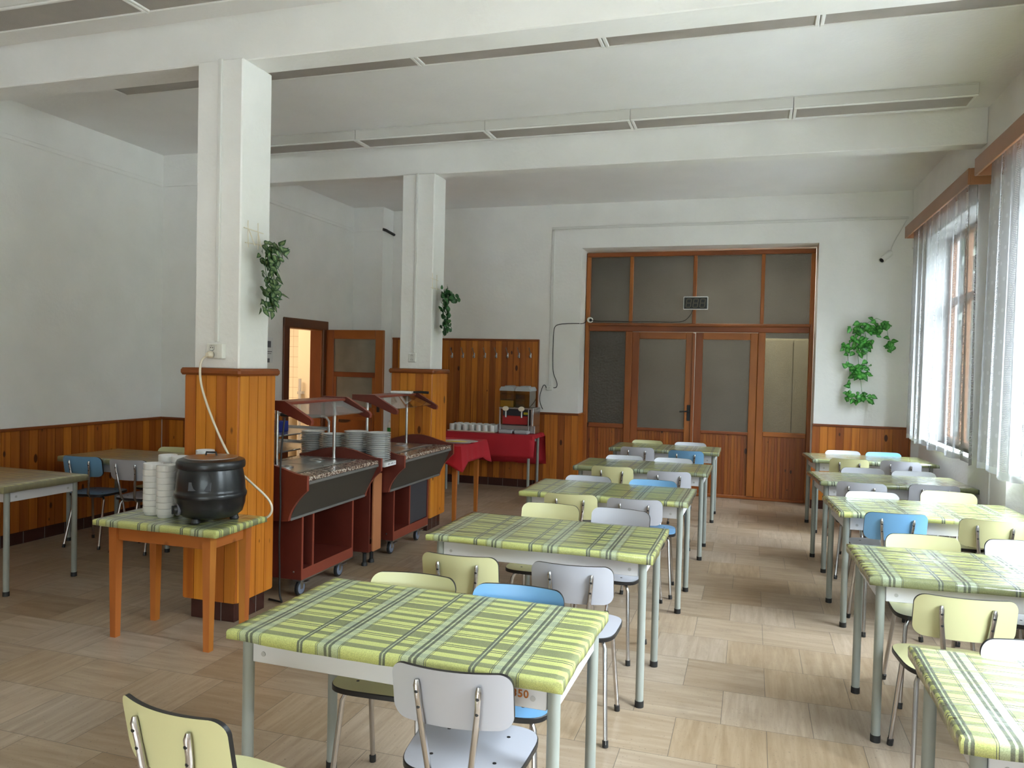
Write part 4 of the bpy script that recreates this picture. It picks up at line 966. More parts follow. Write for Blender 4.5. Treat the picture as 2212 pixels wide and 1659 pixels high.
# ------------------------------------------------------------------ buffet carts
def make_cart(Y0c, Y1c, XF, label, right_door):
    """counter between Y0c and Y1c, front edge at XF; faces +X"""
    t = thing('buffet_cart', label, 'buffet cart', (XF - .30, (Y0c + Y1c) / 2, 0))
    L = (Y1c - Y0c) / 2; f = .30; bk = f - .70; zc = .828
    def end(yc, nm):
        outl = [(f, zc + .012), (f, zc - .082)]
        for i in range(1, 9):
            a = i / 8; outl.append((f - .012 - .118 * (1 - (1 - a) ** 1.7), zc - .09 - .19 * a))
        outl += [(f - .155, zc - .285), (bk + .12, zc - .285), (bk, zc - .08), (bk, zc + .012)]
        for i in range(13):
            u = i / 12; x = bk + .02 + (f - .06 - bk) * u; outl.append((x, zc + .014 + .066 * math.sin(math.pi * min(1, u * 1.0)) ** 1.3))
        outl.append((f - .02, zc + .014))
        b = MB(); b.prism(outl[::-1], 1, yc - .0125, yc + .0125, 0, 1); b.build(nm, [M['red_wood'], M['red_edge']], t)
    end(-L + .0125, 'end_panel'); end(L - .0125, 'end_panel')
    b = MB(); b.box(bk + .01, f - .02, -L + .026, L - .026, zc - .03, zc - .002, 0, b=.004); b.build('counter', M['granite'], t)
    b = MB(); b.prism([(f - .02, zc - .03), (f - .032, zc - .03), (f - .145, zc - .265), (f - .13, zc - .265)][::-1], 1, -L + .026, L - .026); b.build('front_apron', M['cartgrey'], t)
    b = MB(); b.box(f - .148, f - .125, -L + .026, L - .026, zc - .283, zc - .266, b=.003); b.box(f - .04, f - .018, -L + .026, L - .026, zc - .05, zc - .0305, b=.002); b.build('trim_strip', M['striptrim'], t)
    # sunk steel well with lidded pans
    b = MB(); x0, x1, y0, y1 = bk + .12, f - .17, -L + .10, L - .10; z = zc - .0015
    b.box(x0, x1, y0, y0 + .02, z, z + .006, b=.002); b.box(x0, x1, y1 - .02, y1, z, z + .006, b=.002); b.box(x0, x0 + .02, y0 + .02, y1 - .02, z, z + .006, b=.002); b.box(x1 - .02, x1, y0 + .02, y1 - .02, z, z + .006, b=.002)
    b.build('well_rim', M['steel'], t)
    n = 2; wy = (y1 - y0 - .04) / n
    for i in range(n):
        a = y0 + .02 + i * wy
        b = MB(); b.box(x0 + .025, x1 - .025, a + .006, a + wy - .006, z - .0002, z + .008, b=.006)
        b.lathe([(.06, .0085), (.062, .016), (.045, .019), (.04, .012)], ((x0 + x1) / 2, a + wy / 2, z), 20)
        b.build('pan_lid', M['steel'], t)
    # cabinet body open to the front
    bx0, bx1, by0, by1, z0, z1 = -.60 + .19, .165 + (0 if right_door else -.02) * 0, -L + .16, L - .19, .13, zc - .2
    bx0 = bk + .06; bx1 = f - .135 if not right_door else f - .165
    b = MB(); tk = .018
    b.box(bx0, bx1, by0, by0 + tk, z0, z1, 0); b.box(bx0, bx1, by1 - tk, by1, z0, z1, 0); b.box(bx0, bx0 + tk, by0 + tk, by1 - tk, z0, z1, 0)
    b.box(bx0 + tk, bx1, by0 + tk, by1 - tk, z0, z0 + .07, 0); b.box(bx0 + tk, bx1 - .004, by0 + tk, by1 - tk, z1 - .02, z1, 0)
    d0 = by0 + .13 if not right_door else by0 + .30; b.box(bx0 + tk, bx1 - .002, d0, d0 + tk, z0 + .07, z1 - .02, 0)
    b.box(bx1, bx1 + .004, by0, by0 + tk, z0, z1, 1); b.box(bx1, bx1 + .004, by1 - tk, by1, z0, z1, 1); b.box(bx1 - .002, bx1 + .003, d0, d0 + tk, z0 + .07, z1 - .02, 1); b.box(bx1 - .001, bx1 + .004, by0 + tk, by1 - tk, z0 + .0, z0 + .07, 1)
    b.box(bx1 - .06, bx1 + .002, by0, by1, z0 - .01, z0, 2)
    for yy in (by0,):
        Rm = Matrix.Translation((bx1 - .055, yy - .001, z0 + .05)) @ Matrix.Rotation(R(90), 4, 'X'); b.lathe([(.007, 0), (.006, .002), (0, .003)], n=12, mat=Rm, m=2)
    b.build('cabinet_body', [M['red_wood'], M['red_edge'], M['steel']], t)
    if right_door:
        b = MB(); b.box(bx1 - .02, bx1 - .004, d0 + tk + .002, by1 - tk - .002, z0 + .072, z1 - .022, b=.002); b.build('door', M['anthracite'], t)
    else:
        b = MB(); yy = by0 + tk + .058
        b.box(bx1 - .10, bx1 - .085, by0 + tk + .001, d0 - .001, z0 + .072, z1 - .022); b.build('control_panel', M['black'], t)
        b = MB(); b.box(bx1 - .084, bx1 - .08, yy - .035, yy + .035, z1 - .09, z1 - .04); b.build('switch', M['redcap'], t)
        b = MB()
        for zz in (.40, .30): b.lathe([(.02, 0), (.018, .02), (0, .022)], n=14, mat=Matrix.Translation((bx1 - .085, yy, zz)) @ Matrix.Rotation(R(90), 4, 'Y'))
        b.build('dial', M['steel'], t)
    for cx in (bx0 + .07, bx1 - .075):
        for cy in (by0 + .09, by1 - .09):
            b = MB(); b.lathe([(0, -.013), (.040, -.013), (.052, -.008), (.052, .008), (.040, .013), (0, .013)], n=22, mat=Matrix.Translation((cx + .012, cy, .0525)) @ Matrix.Rotation(R(90), 4, 'Y'), ms=[1, 0, 0, 0, 1])
            wh = b.build('caster', [M['black'], M['wheel']], t)
            b = MB(); b.box(cx - .03, cx + .04, cy - .03, cy + .03, .115, .1195, b=.001)
            for q in (-.006, .030 - .001): b.prism([(cy - .022, .116), (cy - .012, .046), (cy + .012, .046), (cy + .022, .116)], 0, cx + q - .003 + .0, cx + q + .001 + .0)
            b.box(cx + .03, cx + .055, cy + .0, cy + .05, .085, .093, b=.002); b.build('fork', M['steel'], wh)
    # sneeze guard
    zr = 1.285; xm = -2.865 - (XF - .30); xb = xm - .20; xp = -2.95 - (XF - .30)
    for yy in (-L + .12, L - .12):
        b = MB(); b.prism([(xb, zr + .012), (xb, zr - .03), (xm - .05, zr - .052), (xm + .17, zr - .135), (xm + .195, zr - .135), (xm + .20, zr - .112), (xm + .19, zr - .095), (xm, zr + .012)], 1, yy - .016, yy + .016, 0, 1); b.build('guard_arm', [M['red_wood'], M['red_edge']], t)
    b = MB(); b.box(xb + .01, xm - .002, -L + .137, L - .137, zr - .018, zr + .004, b=.006); b.build('guard_shelf', M['red_edge'], t)
    b = MB(); gl = [(xm + .002, zr - .012), (xm + .165, zr - .092), (xm + .163, zr - .098), (xm, zr - .018)]; b.prism(gl[::-1], 1, -L + .138, L - .138); b.build('glass_shield', M['glass'], t)
    for yy in (-L + .15, L - .15):
        b = MB(); b.tube([(xp, yy, zc), (xp, yy, zr - .018)], .0125, 14); b.lathe([(0, 0), (.028, 0), (.028, .006), (.016, .012), (0, .012)], (xp, yy, zc - .002), 18); b.build('post', M['chrome'], t)
    return t
make_cart(4.178, 5.205, -2.625, 'near buffet cart with steel wells, standing beside the near column', False)
make_cart(5.415, 6.46, -2.545, 'far buffet cart with dark door, standing before the far column', True)
# cabinet between the carts carrying the plates
t = thing('plate_cabinet', 'narrow beech cabinet with white sign standing between the two buffet carts', 'cabinet', (-2.74, 5.31, 0))
b = MB(); b.box(-.62, 0, -.085, -.067, .11, .768); b.box(-.62, -.602, -.067, .085, .11, .768); b.box(-.60, -.002, -.067, .085, .11, .17); b.build('body', M['red_wood'], t)
b = MB(); b.box(0, .018, -.04, .085, .11, .70, b=.003); b.build('door', M['beech'], t)
b = MB(); b.box(-.64, .13, -.098, .098, .77, .805, b=.004); b.build('top', M['marblewhite'], t)
b = MB(); b.box(.1305, .132, -.07, .09, .772, .803); b.build('sign', M['paper'], t)
b = MB()
for k in range(9):
    y = -.05 + k * .014
    if k % 4 != 3: b.box(.1322, .1326, y, y + .008, .785, .793 + (.003 if k % 2 else 0))
b.build('sign_lettering', M['ink'], t)
for x, y in ((-.05, -.05), (-.05, .06), (-.56, -.05), (-.56, .06)):
    b = MB(); b.lathe([(0, 0), (.024, 0), (.022, .02), (.015, .028), (.015, .095), (.022, .1), (.022, .11), (0, .11)], (x, y, 0), 14); b.build('foot', M['black'], t)
# plates
pp = [(0, .003), (.045, .003), (.047, 0), (.052, 0), (.054, .004), (.078, .011), (.0935, .017), (.0945, .019), (.092, .0195), (.076, .0145), (.052, .008), (0, .0065)]
mb = MB(); mb.lathe(pp, n=30); plate0 = mb.build('plate', M['porcelain']); fp = True
for si, (px, n, nm) in enumerate([(-2.715, 15, 'stack nearest the aisle'), (-2.907, 15, 'second stack from the aisle'), (-3.10, 13, 'third stack from the aisle'), (-3.29, 14, 'stack farthest from the aisle')]):
    for k in range(n):
        o = plate0 if fp else plate0.copy()
        if not fp: COL.objects.link(o)
        fp = False
        where = 'bottom plate' if k == 0 else ('top plate' if k == n - 1 else '%s plate up' % orn[k])
        place(o, (px + random.uniform(-.0005, .0005), 5.31, .8055 + k * .0142), random.random() * 6, 'white plate on the plate cabinet, %s of the %s' % (where, nm), 'plate', 'plates stacked between the carts')
# serving tray on the far cart's guard
b = MB(); b.box(-.095, .095, -.07, .07, 0, .022, b=.006); sv = thing('serving_pan', 'white shallow pan with black handle lying on the far cart shelf', 'pan', (-2.905, 6.12, 1.2905), R(12))
b.build('pan', M['porcelain'], sv); b = MB(); b.tube([(.095, 0, .014), (.16, 0, .016), (.23, 0, .012)], [.009, .011, .012]); b.build('handle', M['black'], sv)
# steel trolley behind the near cart with blue bin
tr = thing('steel_trolley', 'steel serving trolley with black handle behind the near buffet cart', 'trolley', (-3.72, 5.40, 0))
for x in (-.28, .28):
    for y in (-.40, .40):
        b = MB(); b.tube([(x, y, .10), (x, y, .99)], .012); p = b.build('leg', M['steel'], tr)
        b = MB(); b.lathe([(0, -.012), (.045, -.012), (.048, 0), (.045, .012), (0, .012)], n=18, mat=Matrix.Translation((x, y, .049)) @ Matrix.Rotation(R(90), 4, 'Y')); b.build('wheel', M['black'], p)
for z in (.30, .84, .965):
    b = MB(); b.box(-.27, .27, -.39, .39, z, z + .012, b=.004); b.box(-.28, .28, -.40, -.39, z, z + .03); b.box(-.28, .28, .39, .40, z, z + .03); b.build('shelf', M['steel'], tr)
for q in (1, -1):
    b = MB(); b.tube([(q * .28, .40, .99), (q * .28, .405, 1.04), (q * .25, .41, 1.075), (q * .20, .41, 1.08)], .011); b.build('handle_bar', M['steel'], tr)
b = MB(); b.tube([(-.20, .41, 1.08), (.20, .41, 1.08)], .015); b.build('handle_grip', M['black'], tr)
b = MB(); o = [(-.13, -.1), (.13, -.1), (.13, .1), (-.13, .1)]
b.box(-.12, .12, -.11, .11, 0, .006); b.box(-.13, -.122, -.12, .12, 0, .085, b=.002); b.box(.122, .13, -.12, .12, 0, .085, b=.002); b.box(-.122, .122, -.12, -.112, 0, .085, b=.002); b.box(-.122, .122, .112, .12, 0, .085, b=.002)
tag(b.build('storage_bin', M['bluebin'], loc=(-3.735, 5.33, .978)), 'blue plastic bin on top of the steel trolley', 'bin')
# black cable hanging from the near cart
bc = cord('power_cable', 'black cable hanging from the near buffet cart down to the floor', [(-2.785, 4.168, 1.20), (-2.80, 4.164, 1.05), (-2.815, 4.164, .85), (-2.80, 4.166, .65), (-2.815, 4.166, .45), (-2.83, 4.21, .2), (-2.83, 4.20, .05), (-2.80, 4.21, .012), (-2.86, 4.25, .008), (-2.95, 4.27, .007)], .006, M['black'])

# ------------------------------------------------------------------ red-clothed tables
def drape(name, label, x0, x1, y0, y1, z, drops, seed, loc=(0, 0, 0), flare=.03):
    """cloth over a table top; drops = hang at front, right, back, left; hanging corners fold outward"""
    rnd = random.Random(seed); b = MB(); nx, ny = 30, 24
    base = 0
    fx = lambda i: x0 + (x1 - x0) * i / nx; fy = lambda j: y0 + (y1 - y0) * j / ny
    for j in range(ny + 1):
        for i in range(nx + 1): b.v.append((fx(i), fy(j), z - (.003 if i in (0, nx) or j in (0, ny) else 0)))
    idx = lambda i, j: j * (nx + 1) + i
    for j in range(ny):
        for i in range(nx): b.face((idx(i, j), idx(i + 1, j), idx(i + 1, j + 1), idx(i, j + 1)))
    ring = [(i, 0) for i in range(nx)] + [(nx, j) for j in range(ny)] + [(i, ny) for i in range(nx, 0, -1)] + [(0, j) for j in range(ny, 0, -1)]
    n = len(ring); rows = [[idx(*q) for q in ring]]; m = 7; ph = rnd.uniform(0, 6)
    for lv in range(1, m + 1):
        u = lv / m; row = []
        for k, (i, j) in enumerate(ring):
            x, y = fx(i), fy(j); ox = oy = 0; dd = []
            if j == 0: oy = -1; dd.append(drops[0])
            if i == nx: ox = 1; dd.append(drops[1])
            if j == ny: oy = 1; dd.append(drops[2])
            if i == 0: ox = -1; dd.append(drops[3])
            d = max(dd)
            cx_ = min(abs(x - x0), abs(x - x1)); cy_ = min(abs(y - y0), abs(y - y1)); cd = max(cx_, cy_) if False else (cx_ if (oy and not ox) else cy_ if (ox and not oy) else 0)
            corner = max(0, 1 - cd / .16)
            d2 = d * (1 + .42 * corner ** 1.5 * (1 if min(drops) > .1 else 0))
            w = math.sin(k * .55 + ph) * .5 + math.sin(k * 1.27 + ph * 2) * .35
            out = .004 + u * (.010 + .011 * w + flare * corner)
            L = math.hypot(ox, oy) or 1
            row.append(len(b.v)); b.v.append((x + ox / L * out * (1.4 if ox and oy else 1), y + oy / L * out * (1.4 if ox and oy else 1), z - .004 - d2 * u + .006 * w * u))
        rows.append(row)
    for lv in range(m):
        A, B = rows[lv], rows[lv + 1]
        for k in range(n): k2 = (k + 1) % n; b.face((A[k], B[k], B[k2], A[k2]))
    o = b.build(name, M['redcloth'], loc=loc, smooth=70); sm = o.modifiers.new('thickness', 'SOLIDIFY'); sm.thickness = .0015; sm.offset = 1
    return tag(o, label, 'tablecloth')
t = thing('wooden_table', 'wooden legged table under the short red cloth behind the far column', 'table', (-3.17, 7.32, 0))
for sx, sy in ((-1, -1), (1, -1), (-1, 1), (1, 1)):
    b = MB(); x, y = sx * .42, sy * .31; base = len(b.v)
    for z, q in ((0, .016), (.73, .024)): b.v += [(x - q, y - q, z), (x + q, y - q, z), (x + q, y + q, z), (x - q, y + q, z)]
    for i in range(4): j = (i + 1) % 4; b.face((base + i, base + j, base + 4 + j, base + 4 + i), 0, [(.3 + 10 * i, 0), (.31 + 10 * i, 0), (.31 + 10 * i, .7), (.3 + 10 * i, .7)])
    b.face([base + i for i in (3, 2, 1, 0)], 0); b.face([base + i for i in (4, 5, 6, 7)], 0); b.build('leg', M['table_wood'], t, smooth=0)
b = MB(); b.box(-.42, .42, -.318, -.302, .65, .73); b.box(-.42, .42, .302, .318, .65, .73); b.box(-.428, -.412, -.3, .3, .65, .73); b.box(.412, .428, -.3, .3, .65, .73); b.build('apron', M['table_wood'], t)
b = MB(); b.box(-.50, .50, -.38, .38, .731, .757); b.build('tabletop', M['table_wood'], t)
drape('tablecloth', 'bright red cloth with hanging corners on the table behind the far column', -3.674, -2.666, 6.936, 7.704, .763, (.17, .17, .17, .17), 3)
t = thing('metal_legged_table', 'metal legged table under the long dark red cloth against the coat-hook panelling', 'table', (-3.06, 9.06, 0))
for sx, sy in ((-1, -1), (1, -1), (-1, 1), (1, 1)):
    b = MB(); b.tube([(sx * .53, sy * .205, 0), (sx * .53, sy * .205, .69)], .0175, 12); b.build('leg', M['leg'], t)
b = MB(); b.box(-.58, .58, -.262, .262, .69, .715); b.build('tabletop', M['top'], t)
b = MB(); b.box(-.51, .51, -.215, -.2, .61, .69); b.box(-.51, .51, .2, .215, .61, .69); b.build('apron', M['apron'], t)
drape('tablecloth', 'long dark red cloth on the table with mugs and the juice dispenser', -3.645, -2.475, 8.792, 9.328, .721, (.27, .04, .40, .04), 5, flare=.012)
# oval platter
b = MB(); sc = Matrix.Translation((-2.80, 7.22, .7642)) @ Matrix.Rotation(R(20), 4, 'Z') @ Matrix.Diagonal((1.25, .85, 1, 1))
b.lathe([(0, .004), (.09, .004), (.094, 0), (.1, 0), (.105, .006), (.158, .016), (.16, .019), (.155, .02), (.105, .011), (0, .009)], n=36, mat=sc)
pl = b.build('oval_platter', M['porcelain']); tag(pl, 'oval white platter with yellow garnish on the short red cloth', 'platter')
b = MB(); b.lathe([(0, .0125), (.08, .0125), (.092, .0105), (.092, .0095)], n=30, mat=sc @ Matrix.Translation((-.02, 0, 0))); b.build('garnish', M['yellowfood'], pl)
# spray bottle
sb = thing('spray_bottle', 'small green and white bottle on the red cloth left of the far column', 'bottle', (-3.60, 7.30, .7645))
b = MB(); b.lathe([(0, 0), (.03, 0), (.033, .006), (.033, .12), (.024, .15), (.012, .165), (0, .165)], n=18); b.build('bottle', M['porcelain'], sb)
b = MB(); b.lathe([(.0335, .03), (.0338, .031), (.0338, .11), (.0335, .111)], n=18); b.build('label', M['greenlabel'], sb)
b = MB(); b.lathe([(.0125, .163), (.014, .166), (.014, .19), (0, .192)], n=12); b.build('cap', M['white'], sb)
# tray with mugs
ty = .7222
b = MB(); b.box(-.31, .31, -.17, .17, 0, .006, b=.003); b.box(-.31, .31, -.17, -.162, .006, .014, b=.002); b.box(-.31, .31, .162, .17, .006, .014, b=.002)
tag(b.build('tray', M['cream'], loc=(-3.29, 9.06, ty)), 'pale tray holding the white mugs on the long red cloth', 'tray')
def make_mug():
    t = thing('mug', '', 'mug')
    b = MB(); b.lathe([(0, .004), (.026, .004), (.028, 0), (.031, 0), (.033, .006), (.0335, .08), (.032, .0815), (.0305, .08), (.030, .012), (0, .009)], n=22); b.build('cup', M['porcelain'], t)
    b = MB(); b.tube([(.032, 0, .062), (.046, 0, .064), (.055, 0, .052), (.056, 0, .036), (.048, 0, .022), (.032, 0, .020)], .0045, 8); b.build('handle', M['porcelain'], t)
    return t
mug = make_mug(); remember(mug); fm = True
rown = ['front row', 'second row', 'third row', 'back row']
for rI, yy in enumerate((8.935, 9.02, 9.105, 9.19)):
    nn = 7
    for k in range(nn):
        o = mug if fm else copy_tree(mug); fm = False
        pos = 'leftmost' if k == 0 else ('rightmost' if k == nn - 1 else '%s from left' % orn[k])
        place(o, (-3.555 + k * .088 + (rI % 2) * .012, yy, ty + .0065), R(random.choice((20, 200, -60, 130))) if k % 2 else R(75), 'white mug in the %s on the tray, %s' % (rown[rI], pos), 'mug', 'mugs on the tray')
# juice dispenser
jd = thing('juice_dispenser', 'twin tank juice dispenser on the long red cloth under the coat hooks', 'juice dispenser', (-2.735, 9.02, .7225))
b = MB(); b.box(-.20, .235, -.02, .21, .0, .10, b=.006); b.box(.205, .235, -.11, .21, .10, .30, b=.004); b.box(-.20, -.185, -.10, -.07, .02, .32, b=.003); b.box(.165, .18, -.10, -.07, .02, .32, b=.003); b.box(-.20, .235, -.11, .21, .30, .318, b=.004); b.build('body', M['steel'], jd)
b = MB(); b.box(-.18, .16, -.005, .19, .10, .30); b.build('inner_panel', M['anthracite'], jd)
b = MB(); b.box(-.17, .15, -.055, -.008, .11, .215, b=.004); b.build('red_front', M['redcap'], jd)
for i, x in enumerate((-.105, .095)):
    b = MB(); b.box(x - .088, x + .088, -.15, -.035, .0, .045, b=.012); b.build('drip_tray', M['greylid'], jd)
    b = MB(); e = .0025; w, y0, y1, z0, z1 = .088, -.10, .18, .3185, .52
    b.box(x - w, x + w, y0, y1, z0, z0 + e); b.box(x - w, x + w, y0, y0 + e, z0 + e, z1); b.box(x - w, x + w, y1 - e, y1, z0 + e, z1); b.box(x - w, x - w + e, y0 + e, y1 - e, z0 + e, z1); b.box(x + w - e, x + w, y0 + e, y1 - e, z0 + e, z1)
    tk = b.build('tank', M['tank'], jd)
    b = MB(); b.box(x - w + .004, x + w - .004, y0 + .004, y1 - .004, z0 + .004, z0 + (.085 if i == 0 else .15)); b.build('juice', M['juice_o'] if i == 0 else M['tank'], tk)
    b = MB(); b.prism([(x - .094, z1), (x + .094, z1), (x + .094, z1 + .018), (x + .075, z1 + .05), (x - .075, z1 + .05), (x - .094, z1 + .018)], 1, y0 - .008, y1 + .008); b.box(x - .04, x + .04, y0 + .02, y1 - .05, z1 + .05, z1 + .062, b=.004); b.build('tank_lid', M['greylid'], jd)
    b = MB(); b.tube([(x, -.13, .20), (x, -.13, .285)], .012); b.build('tap', M['steel'], jd)
    b = MB(); b.lathe([(0, 0), (.032, .0), (.034, .006), (.03, .014), (0, .016)], n=20, mat=Matrix.Translation((x, -.135, .305)) @ Matrix.Rotation(R(80), 4, 'X') @ Matrix.Diagonal((1.2, .9, 1, 1))); b.build('tap_handle', M['cream'], jd)
b = MB(); b.box(.10, .16, -.058, -.0555, .235, .262); b.build('label', M['yellowlabel'], jd)

# ------------------------------------------------------------------ coat hooks
hk = thing('coat_hook', '', 'coat hook')
b = MB(); b.box(-.010, .010, -.008, 0, -.035, .03, b=.003); b.build('plate', M['alu'], hk)
b = MB(); b.tube([(0, -.006, .01), (0, -.03, .035), (-.005, -.06, .085), (-.006, -.065, .095)], [.005, .005, .005, .007], 8); b.tube([(0, -.006, -.015), (0, -.03, -.035), (0, -.05, -.02), (0, -.055, -.005)], .005, 8); b.build('prong', M['steel'], hk)
remember(hk)
for i in range(8):
    o = hk if i == 0 else copy_tree(hk)
    place(o, (-3.752 + .1525 * i, YW - .0125, 1.668 + .0025 * i), 0, 'metal coat hook on the tall pine panelling, %s from the left' % ['first', 'second', 'third', 'fourth', 'fifth', 'sixth', 'seventh', 'last'][i], 'coat hook', 'coat hooks')

# ------------------------------------------------------------------ ducts, sockets, cords, display, camera on the back wall
duct('cable_duct', 'white cable duct running up beside the big door and over it', [(-2.442, -2.405, YW - .0165, YW - .0008, 1.315, 3.265), (-2.442, 1.60, YW - .0165, YW - .0008, 3.266, 3.296)])
socket('white socket box at the foot of the wall duct by the coat hooks', -2.43, YW - .001, 1.28, .075, .06, False)
cord('black_cord', 'thin black cord strapped beside the wall duct to the big door', [(-2.375, YW - .02, 1.285), (-2.335, YW - .02, 1.275), (-2.318, YW - .012, 1.33), (-2.37, YW - .012, 1.43), (-2.396, YW - .012, 1.5), (-2.394, YW - .012, 1.98), (-2.385, YW - .012, 2.085), (-2.2, YW - .012, 2.092), (-2.07, YW - .014, 2.094), (-2.035, YW + .03, 2.09), (-2.03, YW + .20, 2.12), (-2.02, YW + .22, 2.15)], .0045, M['black'])
cord('dispenser_cord', 'black cord rising from the juice dispenser to the wall socket', [(-2.46, 9.20, 1.02), (-2.55, 9.30, 1.12), (-2.52, 9.35, 1.26), (-2.50, 9.36, 1.33), (-2.472, 9.365, 1.31), (-2.468, 9.372, 1.28)], .0045, M['black'])
pg = thing('wall_plug', 'white plug adapter at the left corner of the big door transom', 'plug', (-1.985, YD - .061, 2.155))
b = MB(); b.lathe([(0, .05), (.03, .05), (.036, .04), (.036, 0), (0, 0)], n=20, mat=Matrix.Rotation(R(90), 4, 'X')); b.build('adapter', M['white'], pg)
b = MB(); b.lathe([(0, .02), (.016, .02), (.02, 0), (0, 0)], n=14, mat=Matrix.Translation((.012, -.05, -.004)) @ Matrix.Rotation(R(90), 4, 'X')); b.build('plug', M['black'], pg)
dsp = thing('number_display', 'black three digit number display hung on the transom glass of the big door', 'display', (-.68, YD - .05, 2.368))
b = MB(); b.box(-.148, .148, -.03, 0, -.08, .08, b=.004); b.build('case', M['alu'], dsp)
b = MB(); b.box(-.138, .138, -.0325, -.03, -.07, .07); b.build('screen', M['black'], dsp)
for d in range(3):
    cx = (d - 1) * .083; b = MB(); w, h, s = .027, .05, .0042
    sh = lambda x, z: (cx + x + z * .12, z)
    def seg(p, q, horiz):
        (x0, z0), (x1, z1) = p, q
        if horiz: pts = [sh(x0 + .004, z0 - s), sh(x1 - .004, z1 - s), sh(x1 - .001, z1), sh(x1 - .004, z1 + s), sh(x0 + .004, z0 + s), sh(x0 + .001, z0)]
        else: pts = [sh(x0 - s, z0 + .005), sh(x0, z0 + .001), sh(x0 + s, z0 + .005), sh(x1 + s, z1 - .005), sh(x1, z1 - .001), sh(x1 - s, z1 - .005)]
        b.prism(pts, 1, -.0335, -.0325)
    for z in (-h, 0, h): seg((-w, z), (w, z), True)
    for x in (-w, w): seg((x, -h), (x, 0), False); seg((x, 0), (x, h), False)
    b.build('digit', M['led_off'], dsp, smooth=0)
cord('signal_cable', 'thin black cable sagging from the number display along the transom', [(-.71, YD - .07, 2.288), (-.72, YD - .07, 2.25), (-.77, YD - .07, 2.17), (-.84, YD - .08, 2.135), (-1.0, YD - .082, 2.13), (-1.25, YD - .082, 2.14), (-1.5, YD - .088, 2.13), (-1.75, YD - .082, 2.145), (-1.9, YD - .085, 2.13), (-1.965, YD - .115, 2.155)], .004, M['black'])
cam = thing('security_camera', 'white bullet camera on the back wall above the bright ivy', 'camera', (1.42, YW - .001, 2.90))
b = MB(); b.lathe([(0, 0), (.03, 0), (.03, .012), (.014, .02), (0, .02)], n=18, mat=Matrix.Rotation(R(90), 4, 'X')); b.tube([(0, -.015, 0), (-.01, -.05, -.015), (-.02, -.07, -.03)], .009); b.build('mount', M['white'], cam)
ax = Vector((-.60, -.58, -.55)).normalized(); q = ax.to_track_quat('Z', 'Y').to_matrix().to_4x4(); Tm = Matrix.Translation((-.0, -.04, -.01)) @ q
b = MB(); b.lathe([(0, 0), (.030, .0), (.033, .006), (.033, .15), (.036, .152), (.036, .17), (.031, .17), (.031, .16), (0, .16)], n=22, mat=Tm); b.build('housing', M['white'], cam)
b = MB(); b.lathe([(.026, .1605), (.026, .163), (.013, .163), (.012, .17), (0, .171)], n=20, mat=Tm); b.build('lens', M['black_gloss'], cam)
cord('camera_cable', 'white cable running from the bullet camera up behind the curtain valance', [(1.425, YW - .02, 2.915), (1.44, YW - .02, 2.97), (1.47, YW - .012, 3.04), (1.51, YW - .012, 3.12), (1.55, YW - .012, 3.20), (1.58, YW - .014, 3.26)], .006, M['duct'])
b = MB(); b.box(-.004, 0, -.06, .06, -.14, .14); pn = thing('wall_notice', 'pale notice sheet on the left wall just beside the near column', 'notice', (XJ + .005, 7.275, 1.66)); b.build('sheet', M['paper'], pn)
b = MB(); b.box(0, .001, -.05, .02, .03, .10); b.box(0, .001, -.05, .0, -.135, -.09); b.box(0, .001, -.05, .04, -.02, -.012); b.box(0, .001, -.05, .03, -.04, -.034); b.build('print', M['ink'], pn)
duct('cable_duct', 'dark vertical cable strip on the window pier behind the near curtain', [(XR - .012, XR, 6.20, 6.222, .002, 2.9)])
socket_r = None

# ------------------------------------------------------------------ curtains and valances
def curtain(name, label, y0, y1, x, z0, z1, seed, amp=.022):
    rnd = random.Random(seed); b = MB(); n = 260; m = 22
    ph = [rnd.uniform(0, 6.28) for _ in range(4)]
    G = []
    Ltot = (y1 - y0) * 1.45
    for i in range(n + 1):
        u = i / n; row = []
        for j in range(m + 1):
            w = j / m; y = y0 + (y1 - y0) * u
            k = .55 + .45 * (1 - w)
            fold = math.sin(u * (y1 - y0) * 24 + ph[0] + 1.6 * math.sin(u * 7 + ph[1])) * .75 + .25 * math.sin(u * (y1 - y0) * 57 + ph[2])
            xx = x + amp * k * fold + .02 * math.sin(u * 5 + ph[3]) * (1 - w)
            zz = z0 + (z1 - z0) * w + (.012 * math.sin(u * 23 + ph[1]) if j == 0 else 0)
            row.append(len(b.v)); b.v.append((xx, y + .008 * math.cos(u * (y1 - y0) * 24 + ph[0]) * (1 - w), zz))
        G.append(row)
    for i in range(n):
        for j in range(m):
            q = (G[i][j], G[i + 1][j], G[i + 1][j + 1], G[i][j + 1])
            uv = [(Ltot * i / n, (z1 - z0) * j / m), (Ltot * (i + 1) / n, (z1 - z0) * j / m), (Ltot * (i + 1) / n, (z1 - z0) * (j + 1) / m), (Ltot * i / n, (z1 - z0) * (j + 1) / m)]
            b.face(q, 0, uv)
    o = b.build(name, M['lace'], smooth=80); return tag(o, label, 'curtain', 'lace curtains')
curtain('lace_curtain', 'white lace curtain over the far window beside the bright ivy', 6.42, 8.72, 1.545, .905, 3.03, 1)
curtain('lace_curtain', 'white lace curtain over the near window at the right photo edge', 3.35, 6.02, 1.515, .935, 3.03, 2)
